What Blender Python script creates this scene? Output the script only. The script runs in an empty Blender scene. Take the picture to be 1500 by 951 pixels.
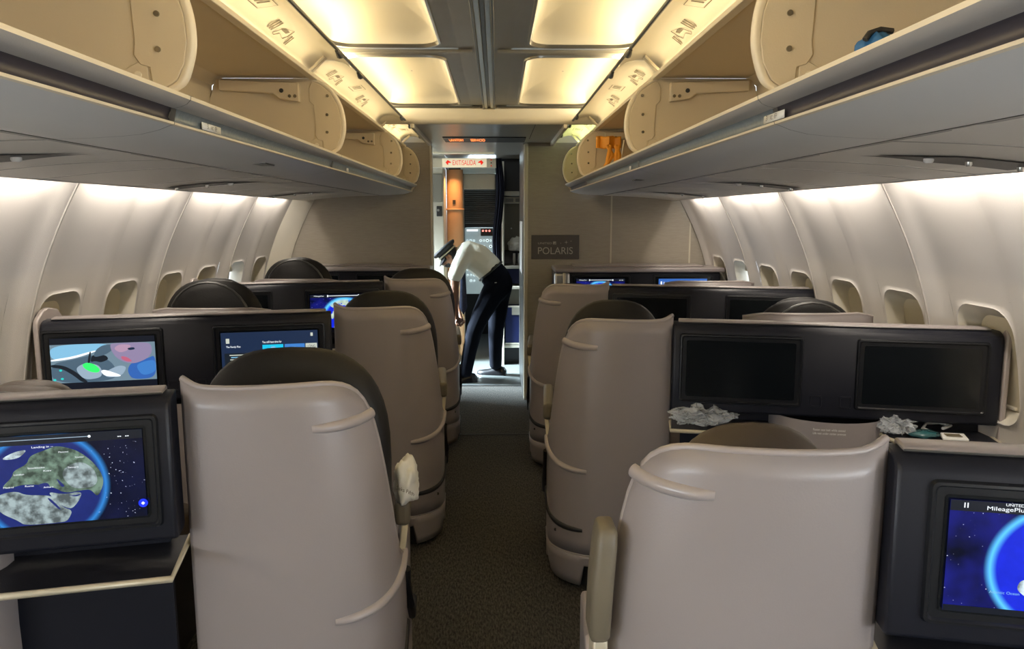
import bpy, bmesh, math, random
from math import sin, cos, pi, radians, sqrt, atan2, exp
from mathutils import Vector, Matrix
R = radians
random.seed(7)
C = bpy.context.scene.collection
S = bpy.context.scene

# ---------------------------------------------------------------- camera
cd = bpy.data.cameras.new('camera'); cam = bpy.data.objects.new('camera', cd); C.objects.link(cam)
cam.location = (0.045, 0, 1.47); cam.rotation_euler = (R(90-8.4), 0, R(-1.16))
cd.sensor_width = 36; cd.lens = 26.0; cd.clip_start = 0.02
S.camera = cam
# ---------------------------------------------------------------- world + exposure
W = bpy.data.worlds.new('world'); S.world = W; W.use_nodes = True
W.node_tree.nodes['Background'].inputs[0].default_value = (0.80, 0.90, 1.0, 1)
W.node_tree.nodes['Background'].inputs[1].default_value = 3.0
S.view_settings.view_transform = 'Standard'; S.view_settings.look = 'None'
S.view_settings.exposure = 0.5; S.view_settings.gamma = 1; S.view_settings.use_curve_mapping = False
# ---------------------------------------------------------------- lights
WARM = (1.0, 0.79, 0.44); SIDE = (1.0, 0.90, 0.78); DAY = (0.72, 0.88, 1.0)
def area(name, loc, direction, sx, sy, power, col, spread=180):
    l = bpy.data.lights.new(name, 'AREA'); l.shape = 'RECTANGLE'; l.size = sx; l.size_y = sy
    l.energy = power; l.color = col; l.spread = R(spread)
    o = bpy.data.objects.new(name, l); C.objects.link(o); o.location = loc
    d = Vector(direction).normalized()
    # local x along world Y when possible
    z = -d; x = Vector((0, 1, 0)) - z*z.y
    if x.length < .01: x = Vector((1, 0, 0))
    x.normalize(); y = z.cross(x)
    o.rotation_euler = Matrix((x, y, z)).transposed().to_euler()
    return o
COVE, SIDEP = 3.5, 2.9
for s in (-1, 1):
    for (a, b) in ((-2.1, -1.0), (-0.9, 0.0), (0.05, 1.48), (1.55, 3.0), (3.08, 4.53)):
        area('cove_lamp', (s*.585, (a+b)/2, 2.085), (-s*.75, 0, .6), (b-a), .03, COVE*(b-a)/1.45, WARM)
    for (a, b) in ((-1.9, -.3), (-.2, .65), (.8, 1.65), (1.83, 2.64), (2.86, 3.63), (3.87, 4.64), (4.88, 5.5)):
        area('sidewall_lamp', (s*1.425, (a+b)/2, 1.625), (s*.7, 0, -1), (b-a), .022, SIDEP*(b-a)/.8, SIDE)
    for (a, b) in ((-2.1, -.6), (.1, 1.40), (1.6, 2.84), (3.04, 4.5), (4.76, 5.6)):
        far = a > 4.7
        area('bin_door_fill', (s*.646, (a+b)/2, 1.998), (-s*.45, 0, 1), (b-a), .012, (.80 if far else .46)*(b-a)/1.3, (.88, 1.0, .42) if (far and s > 0) else WARM)  # hidden strips added so the raised door undersides glow, greenish at far right
area('vestibule_lamp', (-.26, 6.70, 2.008), (0, 0, -1), .05, .5, .5, (1, .93, .75))
area('doorway_daylight', (-2.1, 6.85, 1.75), (1, 0, -.72), .8, .8, 95, DAY, 40)
area('column_downlight', (-.385, 7.50, 1.90), (0, .16, -1), .05, .05, 1.3, (1, .50, .18), 120)
area('cockpit_daylight', (-.12, 8.75, 1.75), (0, -1, -.35), .5, .3, 8, DAY)
for s in (-1, 1):
    for yc in (-2.075, -1.575, -1.065, -.565, -.055):
        area('aft_window_fill', (s*1.84, yc, 1.0), (-s, .25, .10), .24, .32, 10, (.86, .93, 1.0))  # fill added outside the unseen aft windows to lift the bin undersides

# ================================================================ helpers
def nn(nt, t, **kw):
    n = nt.nodes.new(t)
    for k, v in kw.items(): setattr(n, k, v)
    return n
def mat(name, col, rough=.5, metal=0, bump=None, var=0, varscale=8, emit=None, estr=1, coat=0, alpha=None, stretch=(1,1,1), spec=None):
    m = bpy.data.materials.new(name); m.use_nodes = True; nt = m.node_tree
    b = nt.nodes['Principled BSDF']
    b.inputs['Base Color'].default_value = (*col, 1); b.inputs['Roughness'].default_value = rough
    b.inputs['Metallic'].default_value = metal
    if coat: b.inputs['Coat Weight'].default_value = coat; b.inputs['Coat Roughness'].default_value = .25
    if spec is not None: b.inputs['Specular IOR Level'].default_value = spec
    tc = nn(nt, 'ShaderNodeTexCoord'); mp = nn(nt, 'ShaderNodeMapping'); mp.inputs['Scale'].default_value = stretch
    nt.links.new(tc.outputs['Object'], mp.inputs[0])
    if var:
        n = nn(nt, 'ShaderNodeTexNoise'); n.inputs['Scale'].default_value = varscale; n.inputs['Detail'].default_value = 3
        nt.links.new(mp.outputs[0], n.inputs['Vector'])
        mx = nn(nt, 'ShaderNodeMix', data_type='RGBA')
        mx.inputs[6].default_value = (*[c*(1-var) for c in col], 1); mx.inputs[7].default_value = (*[min(1, c*(1+var)) for c in col], 1)
        nt.links.new(n.outputs[0], mx.inputs[0]); nt.links.new(mx.outputs[2], b.inputs['Base Color'])
    if bump:
        sc, st = bump
        n2 = nn(nt, 'ShaderNodeTexNoise'); n2.inputs['Scale'].default_value = sc; n2.inputs['Detail'].default_value = 2
        nt.links.new(mp.outputs[0], n2.inputs['Vector'])
        bp = nn(nt, 'ShaderNodeBump'); bp.inputs['Strength'].default_value = st; bp.inputs['Distance'].default_value = .002
        nt.links.new(n2.outputs[0], bp.inputs['Height']); nt.links.new(bp.outputs[0], b.inputs['Normal'])
    if emit is not None:
        b.inputs['Emission Color'].default_value = (*emit, 1); b.inputs['Emission Strength'].default_value = estr
    if alpha is not None: b.inputs['Alpha'].default_value = alpha
    return m
def emis(name, col, st=1.0):
    return mat(name, (0, 0, 0), .3, emit=col, estr=st)

M = {}
M['shell'] = mat('shell_plastic', (.30, .265, .260), .38, bump=(240, .10), var=.03, varscale=3, coat=.25)
M['shell_trim'] = mat('shell_trim_plastic', (.37, .325, .31), .34, coat=.3)
M['black'] = mat('black_plastic', (.012, .012, .013), .45)
M['console'] = mat('console_plastic', (.013, .014, .021), .40, bump=(400, .08), spec=.3)
M['bezel'] = mat('screen_bezel', (.010, .011, .014), .30)
M['glass'] = mat('screen_glass', (.006, .008, .010), .16, coat=.1)
M['cushion'] = mat('dark_leather', (.013, .012, .011), .5, spec=.3, bump=(90, .3), var=.15, varscale=20)
M['cushion_brown'] = mat('brown_leather', (.075, .058, .045), .5, bump=(90, .3), var=.15, varscale=20)
M['arm'] = mat('armrest_vinyl', (.16, .135, .092), .45)
M['champagne'] = mat('champagne_trim', (.62, .56, .42), .35, metal=.25)
M['bin'] = mat('bin_cream', (.63, .53, .365), .45, bump=(300, .10), var=.02)
M['bin_edge'] = mat('bin_edge_cream', (.78, .69, .52), .4)
M['bin_grey'] = mat('bin_grey', (.42, .405, .385), .42, bump=(300, .08))
M['bin_white'] = mat('bin_underside', (.68, .67, .64), .45, bump=(300, .08), var=.02)
M['rail_dark'] = mat('bin_rail_dark', (.045, .04, .05), .42, var=.15, varscale=40)
M['rail_blue'] = mat('bin_rail_bluegrey', (.16, .19, .21), .35, bump=(60, .5), var=.25, varscale=60)
M['ceil'] = mat('ceiling_cream', (.86, .80, .66), .5, bump=(200, .08))
M['ceil_grey'] = mat('ceiling_grey', (.52, .50, .44), .38, metal=.1, var=.05)
M['metal'] = mat('brushed_metal', (.52, .52, .50), .28, metal=.9, stretch=(1, .05, 1), bump=(300, .15))
M['metal_dark'] = mat('dark_metal', (.12, .12, .115), .35, metal=.7)
M['fascia'] = mat('fascia_cream', (.74, .68, .54), .45)
M['lowceil'] = mat('vestibule_ceiling', (.42, .41, .37), .30, metal=.45, var=.05)
M['wall'] = mat('sidewall_vinyl', (.66, .63, .60), .5, bump=(420, .28), var=.02, varscale=5)
M['shade'] = mat('window_shade', (.68, .62, .48), .5)
M['rev'] = mat('window_reveal', (.72, .68, .58), .45)
M['seam'] = mat('seam_trim', (.50, .47, .44), .4)
M['psu'] = mat('service_panel', (.62, .60, .56), .42, bump=(300, .08))
M['white'] = mat('white_paper', (.80, .80, .78), .6)
M['ink'] = mat('black_ink', (.03, .03, .03), .5)
M['inkgrey'] = mat('placard_ink', (.16, .13, .08), .6)
M['screw'] = mat('screw_metal', (.35, .33, .28), .25, metal=.9)
M['vinyl'] = mat('galley_floor', (.10, .11, .105), .32, bump=(150, .4), var=.3, varscale=30)
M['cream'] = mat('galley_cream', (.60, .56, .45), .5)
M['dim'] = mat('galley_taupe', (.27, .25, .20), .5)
M['darkbox'] = mat('galley_dark', (.015, .015, .017), .5)
M['blue'] = mat('cart_blue', (.012, .02, .09), .45)
M['orange_panel'] = mat('door_lining', (.50, .30, .16), .45)
M['navy'] = mat('navy_curtain', (.008, .010, .028), .85)
M['skin'] = mat('skin', (.17, .075, .038), .5, var=.06, varscale=20)
M['shirt'] = mat('white_shirt', (.72, .70, .58), .8, bump=(60, .5))
M['trousers'] = mat('navy_trousers', (.004, .005, .009), .9, bump=(200, .3), spec=.1)
M['hair'] = mat('black_hair', (.006, .005, .005), .7)
M['leather'] = mat('black_shoe', (.008, .008, .009), .25)
M['gold'] = mat('gold_braid', (.55, .5, .35), .4, metal=.5)
M['vest'] = mat('orange_fabric', (.95, .36, .02), .55, var=.15, bump=(40, .4))
M['bluebag'] = mat('blue_bag', (.02, .12, .30), .6, var=.2, bump=(60, .5))
M['red'] = mat('red_lettering', (.75, .03, .015), .5, emit=(.9, .05, .02), estr=.25)
M['signface'] = mat('sign_face', (.75, .68, .52), .5, emit=(1, .85, .6), estr=.25)
M['plaque'] = mat('plaque_taupe', (.085, .075, .068), .4)
M['plaqueink'] = mat('plaque_ink', (.45, .42, .38), .4)
M['led'] = emis('led_orange', (1, .22, .04), 2.2)
M['lens'] = mat('lamp_lens', (.8, .75, .6), .4, emit=(1, .93, .75), estr=.6)
M['cloth'] = mat('white_pouch', (.78, .77, .72), .75, bump=(30, .5))

def plastic_bag():
    m = mat('clear_plastic', (.85, .90, .95), .06, bump=(60, 1.0))
    b = m.node_tree.nodes['Principled BSDF']
    b.inputs['Alpha'].default_value = .34; b.inputs['Specular IOR Level'].default_value = .9; b.inputs['Coat Weight'].default_value = 1
    return m
M['film'] = plastic_bag()

def bulkhead_mat():
    m = mat('bulkhead_textile', (.36, .325, .27), .75); nt = m.node_tree; b = nt.nodes['Principled BSDF']
    tc = nn(nt, 'ShaderNodeTexCoord'); mp = nn(nt, 'ShaderNodeMapping'); mp.inputs['Scale'].default_value = (12, 12, 160)
    nt.links.new(tc.outputs['Object'], mp.inputs[0])
    n = nn(nt, 'ShaderNodeTexNoise'); n.inputs['Scale'].default_value = 1.5; n.inputs['Detail'].default_value = 4
    nt.links.new(mp.outputs[0], n.inputs['Vector'])
    cr = nn(nt, 'ShaderNodeMix', data_type='RGBA'); cr.inputs[6].default_value = (.30, .27, .22, 1); cr.inputs[7].default_value = (.43, .39, .325, 1)
    nt.links.new(n.outputs[0], cr.inputs[0]); nt.links.new(cr.outputs[2], b.inputs['Base Color'])
    bp = nn(nt, 'ShaderNodeBump'); bp.inputs['Strength'].default_value = .3; bp.inputs['Distance'].default_value = .001
    nt.links.new(n.outputs[0], bp.inputs['Height']); nt.links.new(bp.outputs[0], b.inputs['Normal'])
    return m
M['bulk'] = bulkhead_mat()
def carpet_mat():
    m = mat('carpet', (.05, .05, .04), .95); nt = m.node_tree; b = nt.nodes['Principled BSDF']
    tc = nn(nt, 'ShaderNodeTexCoord'); mp = nn(nt, 'ShaderNodeMapping'); mp.inputs['Scale'].default_value = (150, 42, 42)
    mp.inputs['Rotation'].default_value = (0, 0, R(18))
    nt.links.new(tc.outputs['Object'], mp.inputs[0])
    n = nn(nt, 'ShaderNodeTexNoise'); n.inputs['Scale'].default_value = 1; n.inputs['Detail'].default_value = 4; n.inputs['Roughness'].default_value = .7
    nt.links.new(mp.outputs[0], n.inputs['Vector'])
    cr = nn(nt, 'ShaderNodeValToRGB'); cr.color_ramp.elements[0].position = .38; cr.color_ramp.elements[1].position = .66
    cr.color_ramp.elements[0].color = (.010, .010, .009, 1); cr.color_ramp.elements[1].color = (.095, .088, .072, 1)
    nt.links.new(n.outputs[0], cr.inputs[0]); nt.links.new(cr.outputs[0], b.inputs['Base Color'])
    bp = nn(nt, 'ShaderNodeBump'); bp.inputs['Strength'].default_value = .8; bp.inputs['Distance'].default_value = .004
    nt.links.new(n.outputs[0], bp.inputs['Height']); nt.links.new(bp.outputs[0], b.inputs['Normal'])
    return m
M['carpet'] = carpet_mat()

class MB:
    """collects simple shapes into one mesh"""
    def __init__(s): s.v = []; s.f = []
    def add(s, vs, fs):
        o = len(s.v); s.v += [tuple(p) for p in vs]; s.f += [tuple(i+o for i in f) for f in fs]; return s
    def box(s, x0, x1, y0, y1, z0, z1):
        x0, x1 = sorted((x0, x1)); y0, y1 = sorted((y0, y1)); z0, z1 = sorted((z0, z1))
        v = [(x, y, z) for z in (z0, z1) for y in (y0, y1) for x in (x0, x1)]
        return s.add(v, [(0,2,3,1), (4,5,7,6), (0,1,5,4), (2,6,7,3), (0,4,6,2), (1,3,7,5)])
    def quad(s, a, b, c, d): return s.add([a, b, c, d], [(0,1,2,3)])
    def grid(s, rows, closed=False):
        n = len(rows[0]); vs = [p for r in rows for p in r]; fs = []
        for i in range(len(rows)-1):
            for j in range(n if closed else n-1):
                k = (j+1) % n
                fs.append((i*n+j, i*n+k, (i+1)*n+k, (i+1)*n+j))
        return s.add(vs, fs)
    def loft(s, rings, caps=True):
        n = len(rings[0]); s.grid(rings, True); base = len(s.v)-n*len(rings)
        if caps:
            s.f.append(tuple(base+j for j in range(n))[::-1]); s.f.append(tuple(base+(len(rings)-1)*n+j for j in range(n)))
        return s
    def tube(s, pts, r, n=8, caps=True):
        pts = [Vector(p) for p in pts]; rings = []
        for i, p in enumerate(pts):
            d = (pts[min(i+1, len(pts)-1)]-pts[max(i-1, 0)]).normalized()
            up = Vector((0, 0, 1)) if abs(d.z) < .9 else Vector((1, 0, 0))
            a = d.cross(up).normalized(); b = a.cross(d)
            rr = r[i] if isinstance(r, (list, tuple)) else r
            rings.append([p+a*rr*cos(2*pi*k/n)+b*rr*sin(2*pi*k/n) for k in range(n)])
        return s.loft(rings, caps)
    def disc(s, c, r, axis='y', depth=.003, n=16):
        c = Vector(c); d = {'x': Vector((1,0,0)), 'y': Vector((0,1,0)), 'z': Vector((0,0,1))}[axis]
        return s.tube([c-d*depth/2, c+d*depth/2], r, n)
    def build(s, name, m, parent=None, smooth=40, bevel=0, solid=0, sub=0, seg=2, soff=0):
        me = bpy.data.meshes.new(name); me.from_pydata(s.v, [], s.f)
        bm = bmesh.new(); bm.from_mesh(me); bmesh.ops.remove_doubles(bm, verts=bm.verts, dist=1e-6)
        bmesh.ops.recalc_face_normals(bm, faces=bm.faces); bm.to_mesh(me); bm.free()
        me.shade_smooth()
        if smooth < 180: me.set_sharp_from_angle(angle=R(smooth))
        o = bpy.data.objects.new(name, me); C.objects.link(o)
        mm = m if not isinstance(m, str) else M[m]
        me.materials.append(mm)
        if solid:
            d = o.modifiers.new('solid', 'SOLIDIFY'); d.thickness = solid; d.offset = soff
        if bevel:
            d = o.modifiers.new('bevel', 'BEVEL'); d.width = bevel; d.segments = seg; d.limit_method = 'ANGLE'; d.angle_limit = R(35)
        if sub:
            d = o.modifiers.new('sub', 'SUBSURF'); d.levels = sub; d.render_levels = sub
        if parent: o.parent = parent
        return o
def tag(o, label=None, cat=None, group=None, kind=None):
    if label: o['label'] = label
    if cat: o['category'] = cat
    if group: o['group'] = group
    if kind: o['kind'] = kind
    return o
def empty(name, loc=(0,0,0), rz=0, **kw):
    o = bpy.data.objects.new(name, None); C.objects.link(o); o.empty_display_size = .05
    o.location = loc; o.rotation_euler = (0, 0, rz); return tag(o, **kw)
def text(name, body, m, parent, org, ux, uy, width, height, lift=.0008):
    """flat lettering: lower left corner org, directions ux and uy, fitted to width x height"""
    cu = bpy.data.curves.new(name, 'FONT'); cu.body = body; cu.extrude = 0; cu.size = 1
    t = bpy.data.objects.new(name+'_source', cu); C.objects.link(t)
    bpy.context.view_layer.update()
    me = bpy.data.meshes.new_from_object(t.evaluated_get(bpy.context.evaluated_depsgraph_get()))
    C.objects.unlink(t); bpy.data.objects.remove(t)
    xs = [v.co.x for v in me.vertices]; ys = [v.co.y for v in me.vertices]
    x0, x1, y0, y1 = min(xs), max(xs), min(ys), max(ys)
    ux = Vector(ux).normalized(); uy = Vector(uy).normalized(); nrm = ux.cross(uy); org = Vector(org)
    for v in me.vertices:
        a = (v.co.x-x0)/(x1-x0)*width; b = (v.co.y-y0)/(y1-y0)*height
        v.co = org+ux*a+uy*b+nrm*lift
    me.materials.clear(); me.materials.append(m if not isinstance(m, str) else M[m])
    o = bpy.data.objects.new(name, me); C.objects.link(o)
    if parent: o.parent = parent
    return o
def lerp(pts, t):
    """piecewise linear lookup in [(t, v)...]"""
    if t <= pts[0][0]: return pts[0][1]
    for (a, va), (b, vb) in zip(pts, pts[1:]):
        if t <= b:
            k = (t-a)/(b-a)
            return va+(vb-va)*k
    return pts[-1][1]
def smooth_lookup(pts, t):
    n = len(pts)
    if t <= pts[0][0]: return pts[0][1]
    if t >= pts[-1][0]: return pts[-1][1]
    for i in range(n-1):
        if pts[i][0] <= t <= pts[i+1][0]:
            t0, v0 = pts[i]; t1, v1 = pts[i+1]; h = t1-t0; k = (t-t0)/h
            m0 = (v1-pts[i-1][1])/(t1-pts[i-1][0]) if i > 0 else (v1-v0)/h
            m1 = (pts[i+2][1]-v0)/(pts[i+2][0]-t0) if i < n-2 else (v1-v0)/h
            return (2*k**3-3*k*k+1)*v0+(k**3-2*k*k+k)*h*m0+(-2*k**3+3*k*k)*v1+(k**3-k*k)*h*m1
def rrect(w, h, r, n=6):
    """rounded rectangle outline, centred, ccw"""
    pts = []
    for cx, cy, a0 in ((w/2-r, h/2-r, 0), (-w/2+r, h/2-r, 90), (-w/2+r, -h/2+r, 180), (w/2-r, -h/2+r, 270)):
        for k in range(n+1):
            a = R(a0+90*k/n); pts.append((cx+r*cos(a), cy+r*sin(a)))
    return pts

# ================================================================ room shell
Y0, YB = -2.4, 5.80          # aft end built, forward bulkhead
fl = MB().box(-1.78, 1.78, Y0, 6.30, -.05, 0).build('floor', 'carpet'); tag(fl, kind='structure')
fv = MB().box(-1.78, 1.78, 6.30, 9.2, -.05, .002).build('trim_1', 'vinyl', fl)
MB().box(-.9, .9, 6.285, 6.315, 0, .006).build('threshold_strip', 'metal_dark', fl, bevel=.002)
MB().box(-.3, .34, 4.845, 4.853, 0, .003).build('carpet_joint', 'black', fl)

# cross-section of the sidewall: z -> half width
WP = [(0.0, 1.66), (.3, 1.74), (.6, 1.772), (.84, 1.757), (1.07, 1.716), (1.255, 1.657), (1.42, 1.585), (1.588, 1.495), (1.66, 1.45)]
def wx(z): return smooth_lookup(WP, z)
SEAMS = [1.73+1.01*k for k in range(-4, 5)]
def pillow(y):
    """relief of a sidewall panel along its length"""
    ph = (y-SEAMS[0]) / 1.01 % 1.0
    e = min(ph, 1-ph)*1.01
    v = 0
    v += -.034*exp(-(e/.050)**2)          # panel edges turn inboard
    d = abs(ph-.5)*1.01
    v += -.015*exp(-(d/.055)**4)   # flat rib between the two windows
    return v
def WS(s, y, z, off=0):
    """point on the sidewall, off > 0 is outboard"""
    zt = max(0, min(1, (z-.55)/.3)) 
    x = wx(z)+off+pillow(y)*zt
    return (s*x, y, z)
WINY = [y+d for y in SEAMS for d in (.235, .735)]
WZ = .965; WW, WH = .335, .46    # hole in the panel
for s, side in ((-1, 'left'), (1, 'right')):
    wall = empty('wall_'+side, kind='structure')
    for k in range(len(SEAMS)):
        ya = max(SEAMS[k], Y0); yb = SEAMS[k]+1.01
        if ya >= yb: continue
        yb = min(yb, 5.86)
        if ya > 5.7: continue
        wins = [y for y in (SEAMS[k]+.235, SEAMS[k]+.735) if y-WW/2 > ya]
        ys = set([ya+.0025, yb-.0025]); n = 40
        for i in range(1, n): ys.add(ya+(yb-ya)*i/n)
        for w in wins:
            ys = {y for y in ys if abs(y-(w-WW/2)) > .01 and abs(y-(w+WW/2)) > .01}
            ys |= {w-WW/2, w+WW/2}
        ys = sorted(ys)
        zs = sorted([0, .15, .3, .45, .6, .68, WZ-WH/2, .82, .9, .965, 1.03, 1.1, WZ+WH/2, 1.25, 1.3, 1.35, 1.4, 1.45, 1.5, 1.55, 1.6, 1.65])
        mb = MB()
        for i in range(len(ys)-1):
            for j in range(len(zs)-1):
                ym = (ys[i]+ys[i+1])/2; zm = (zs[j]+zs[j+1])/2
                if any(abs(ym-w) < WW/2 and abs(zm-WZ) < WH/2 for w in wins): continue
                mb.quad(WS(s, ys[i], zs[j]), WS(s, ys[i+1], zs[j]), WS(s, ys[i+1], zs[j+1]), WS(s, ys[i], zs[j+1]))
        mb.build('sidewall_panel', 'wall', wall, smooth=60)
        # bright thin joint between two panels
        jz = [z for z in zs if z > .1]
        if SEAMS[k] > Y0:
            MB().grid([[WS(s, SEAMS[k]+dy, z, off) for z in jz] for dy, off in ((-.006, .004), (-.003, -.004), (.003, -.004), (.006, .004))]).build('seam_strip', 'seam', wall)
    # outer skin so that nothing outside shows through the joints
    MB().grid([[(s*(wx(z)+.10), y, z) for z in (0, .3, .6, WZ-.14)] for y in (Y0, 5.9)]).build('outer_skin', 'darkbox', wall)
    MB().grid([[(s*(wx(z)+.10), y, z) for z in (WZ+.20, 1.255, 1.42, 1.588, 1.66)] for y in (Y0, 5.9)]).build('outer_skin', 'darkbox', wall)
    opens = [y for y in WINY if y < .1 or abs(y-4.995) < .02 or (s < 0 and abs(y-3.485) < .03)]
    edges = [Y0] + [e for y in sorted(opens) if y-.14 > Y0 for e in (y-.14, y+.14)] + [5.9]
    for a, b in zip(edges[::2], edges[1::2]):
        MB().grid([[(s*(wx(z)+.099), y, z) for z in (WZ-.15, WZ, WZ+.21)] for y in (a, b)]).build('outer_skin', 'darkbox', wall)
    for (a, b) in ((-1.9, -.3), (-.2, .65), (.8, 1.65), (1.83, 2.64), (2.86, 3.63), (3.87, 4.64), (4.88, 5.5)):
        MB().box(s*1.415, s*1.440, a, b, 1.634, 1.644).build('lamp_housing', 'lens', wall)

# ---- windows
OPEN = {(-1, 4.995), (1, 4.995)}
wn = 0
def surf_loop(s, yc, pts, off, dz=0):
    return [(s*(wx(WZ+p[1]+dz)+off), yc+p[0], WZ+p[1]+dz) for p in pts]
for s in (-1, 1):
    for yc in WINY:
        if yc < -2.2 or yc > 5.6: continue
        wn += 1
        w = empty('window_%d' % wn, kind='structure')
        def loop(w_, h_, r_):
            out = []; ca = atan2(WH, WW)
            angs = sorted({round(2*pi*k/56, 5) for k in range(56)} | {round(a % (2*pi), 5) for a in (ca, pi-ca, pi+ca, 2*pi-ca)})
            for a in angs:
                dx, dy = cos(a), sin(a); lo, hi = 0, 1
                for _ in range(22):
                    t = (lo+hi)/2; qx = max(abs(dx*t)-(w_/2-r_), 0); qy = max(abs(dy*t)-(h_/2-r_), 0)
                    if sqrt(qx*qx+qy*qy) <= r_: lo = t
                    else: hi = t
                out.append((dx*lo, dy*lo))
            return out
        outer = loop(WW, WH, .0005); rim = loop(.300, .405, .085); rim1 = loop(.290, .395, .081); mid = loop(.262, .365, .075); inner = loop(.225, .325, .07)
        def flat(s, pts, off): return [WS(s, yc+p[0], WZ+p[1], off) for p in pts]
        half_ = [((a[0]+b[0])/2, (a[1]+b[1])/2) for a, b in zip(outer, rim)]
        MB().grid([flat(s, outer, 0), flat(s, half_, 0), flat(s, rim, -.001), flat(s, [((a[0]+b[0])/2, (a[1]+b[1])/2) for a, b in zip(rim, rim1)], -.004), flat(s, rim1, -.002)], True).build('surround', 'wall', w, smooth=60)
        MB().grid([flat(s, rim1, -.002), surf_loop(s, yc, mid, .02), surf_loop(s, yc, inner, .055), surf_loop(s, yc, inner, .075)], True).build('reveal', 'rev', w, smooth=50)
        op = abs(yc-4.995) < .02 or yc < .1
        half = s < 0 and abs(yc-3.485) < .03
        ztop, zbot = .17, -.17
        if op: zbot = .125
        if half: zbot = -.085
        zz = [ztop+(zbot-ztop)*i/6 for i in range(7)]
        MB().grid([[(s*(wx(WZ+z)+.058), yc+y, WZ+z) for y in (-.118, .118)] for z in zz]).build('shade', 'shade', w)
        MB().box(-.10, .10, -.004, .004, -.006, .006)
        hb = MB(); zc = WZ+zbot+.02; xx = s*(wx(zc)+.052)
        hb.box(xx-.006, xx+.006, yc-.05, yc+.05, zc-.006, zc+.006).build('shade_handle', 'rev', w, bevel=.003)
        if op or half:
            pm = mat('acrylic_pane', (.9, .95, 1), .05, alpha=.12)
            MB().quad(*[(s*(wx(WZ)+.085), yc+a, WZ+b) for a, b in ((-.12, -.17), (.12, -.17), (.12, .17), (-.12, .17))]).build('pane', pm, w)
        else:
            MB().quad(*[(s*(wx(WZ)+.085), yc+a, WZ+b) for a, b in ((-.13, -.18), (.13, -.18), (.13, .18), (-.13, .18))]).build('pane', 'darkbox', w)

# ---- aft end wall, behind the camera
wb = MB().box(-1.78, 1.78, Y0-.05, Y0, 0, 2.2).build('wall_back', 'bulk'); tag(wb, kind='structure')

# ================================================================ ceiling
ceil = empty('ceiling', kind='structure')
MB().box(-1.2, 1.2, Y0, 6.0, 2.30, 2.34).build('ceiling_void', 'ceil_grey', ceil)
P = 1.525
for s in (-1, 1):
    for k in range(5):
        yb = 4.58-P*k; ya = yb-P
        if ya < -3.1: continue
        y0, y1 = ya+.028, yb-.028
        xc, yc = (.10+.60)/2, (y0+y1)/2; w, h = .50, y1-y0
        out = rrect(w, h, .002, 8)
        op = rrect(w-.07, h-.10, .09, 8); sh = .025
        def L(pts, z, dx=0): return [(s*(xc+dx+p[0]), yc+p[1], z) for p in pts]
        MB().grid([L(out, 2.12), L(rrect(w-.03, h-.05, .10, 8), 2.118, .01), L(op, 2.114, sh)], True).build('ceiling_panel', 'ceil_grey', ceil, smooth=50)
        lp = rrect(w-.075, h-.105, .088, 8); lp2 = rrect(w-.105, h-.135, .08, 8)
        MB().grid([L(op, 2.114, sh), L(lp, 2.106, sh), L(rrect(w-.09, h-.12, .084, 8), 2.106, sh), L(lp2, 2.118, sh)], True).build('panel_rim', 'metal', ceil, smooth=50)
        rows = [L(rrect((w-.105)*q, (h-.135)*q, .08*q+.001, 8), 2.118+z, sh) for q, z in ((1, 0), (.97, .018), (.90, .036), (.80, .047), (.6, .055), (.3, .060), (.02, .061))]
        MB().grid(rows, True).build('coved_panel', 'ceil', ceil, smooth=60)
    for k in range(4):
        y = 4.58-P*k
        MB().grid([[(s*x, y-.03+.06*i/6, 2.113-.008*sin(pi*i/6)) for i in range(7)] for x in (.05, .62)]).build('cross_band', 'metal_dark' if k == 0 else 'ceil_grey', ceil, smooth=60)
    MB().box(s*.035, s*.105, Y0, 4.60, 2.119, 2.125).build('flat_strip', 'ceil_grey', ceil)
for x0, x1, z, m in ((-.037, -.027, 2.100, 'metal_dark'), (-.027, -.008, 2.106, 'metal'), (-.008, .008, 2.112, 'metal_dark'), (.008, .027, 2.106, 'metal'), (.027, .037, 2.100, 'metal_dark')):
    MB().box(x0, x1, Y0, 4.60, z, 2.124).build('center_rail', m, ceil, bevel=.002)
# fascia where the ceiling drops, gently arched lower edge
fx = [-.66+1.32*i/24 for i in range(25)]
MB().grid([[(x, 4.585, 2.20) for x in fx], [(x, 4.585, 2.105+.012*(1-(x/.66)**2)) for x in fx], [(x, 4.60, 2.05) for x in fx], [(x, 4.63, 2.022) for x in fx], [(x, 4.66, 2.02) for x in fx]]).build('fascia', 'fascia', ceil, smooth=60)
MB().box(-.475, .475, 4.655, 6.95, 2.02, 2.05).build('lowered_ceiling', 'lowceil', ceil)
MB().box(.055, .060, 4.66, 6.9, 2.017, 2.02)
MB().box(.28, .284, 4.66, 5.5, 2.017, 2.0205).build('panel_joint', 'black', ceil)
for s in (-1, 1):
    MB().box(s*.455, s*.48, 4.64, 5.8, 1.995, 2.06).build('lowered_ceiling_edge', 'fascia', ceil, bevel=.006)
    MB().box(s*.48, s*1.5, 4.66, 5.85, 2.085, 2.10).build('end_cove_ceiling', 'ceil', ceil)
t = MB().box(-.34, .255, 5.38, 5.72, 2.014, 2.021).build('message_display', 'darkbox', ceil, bevel=.003)
text('lettering', 'LAVATORY', 'led', t, (-.30, 5.63, 2.0135), (1, 0, 0), (0, -1, 0), .105, .17, lift=.001)
text('lettering', 'SERVICIO', 'led', t, (-.145, 5.63, 2.0135), (1, 0, 0), (0, -1, 0), .105, .17, lift=.001)

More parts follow.
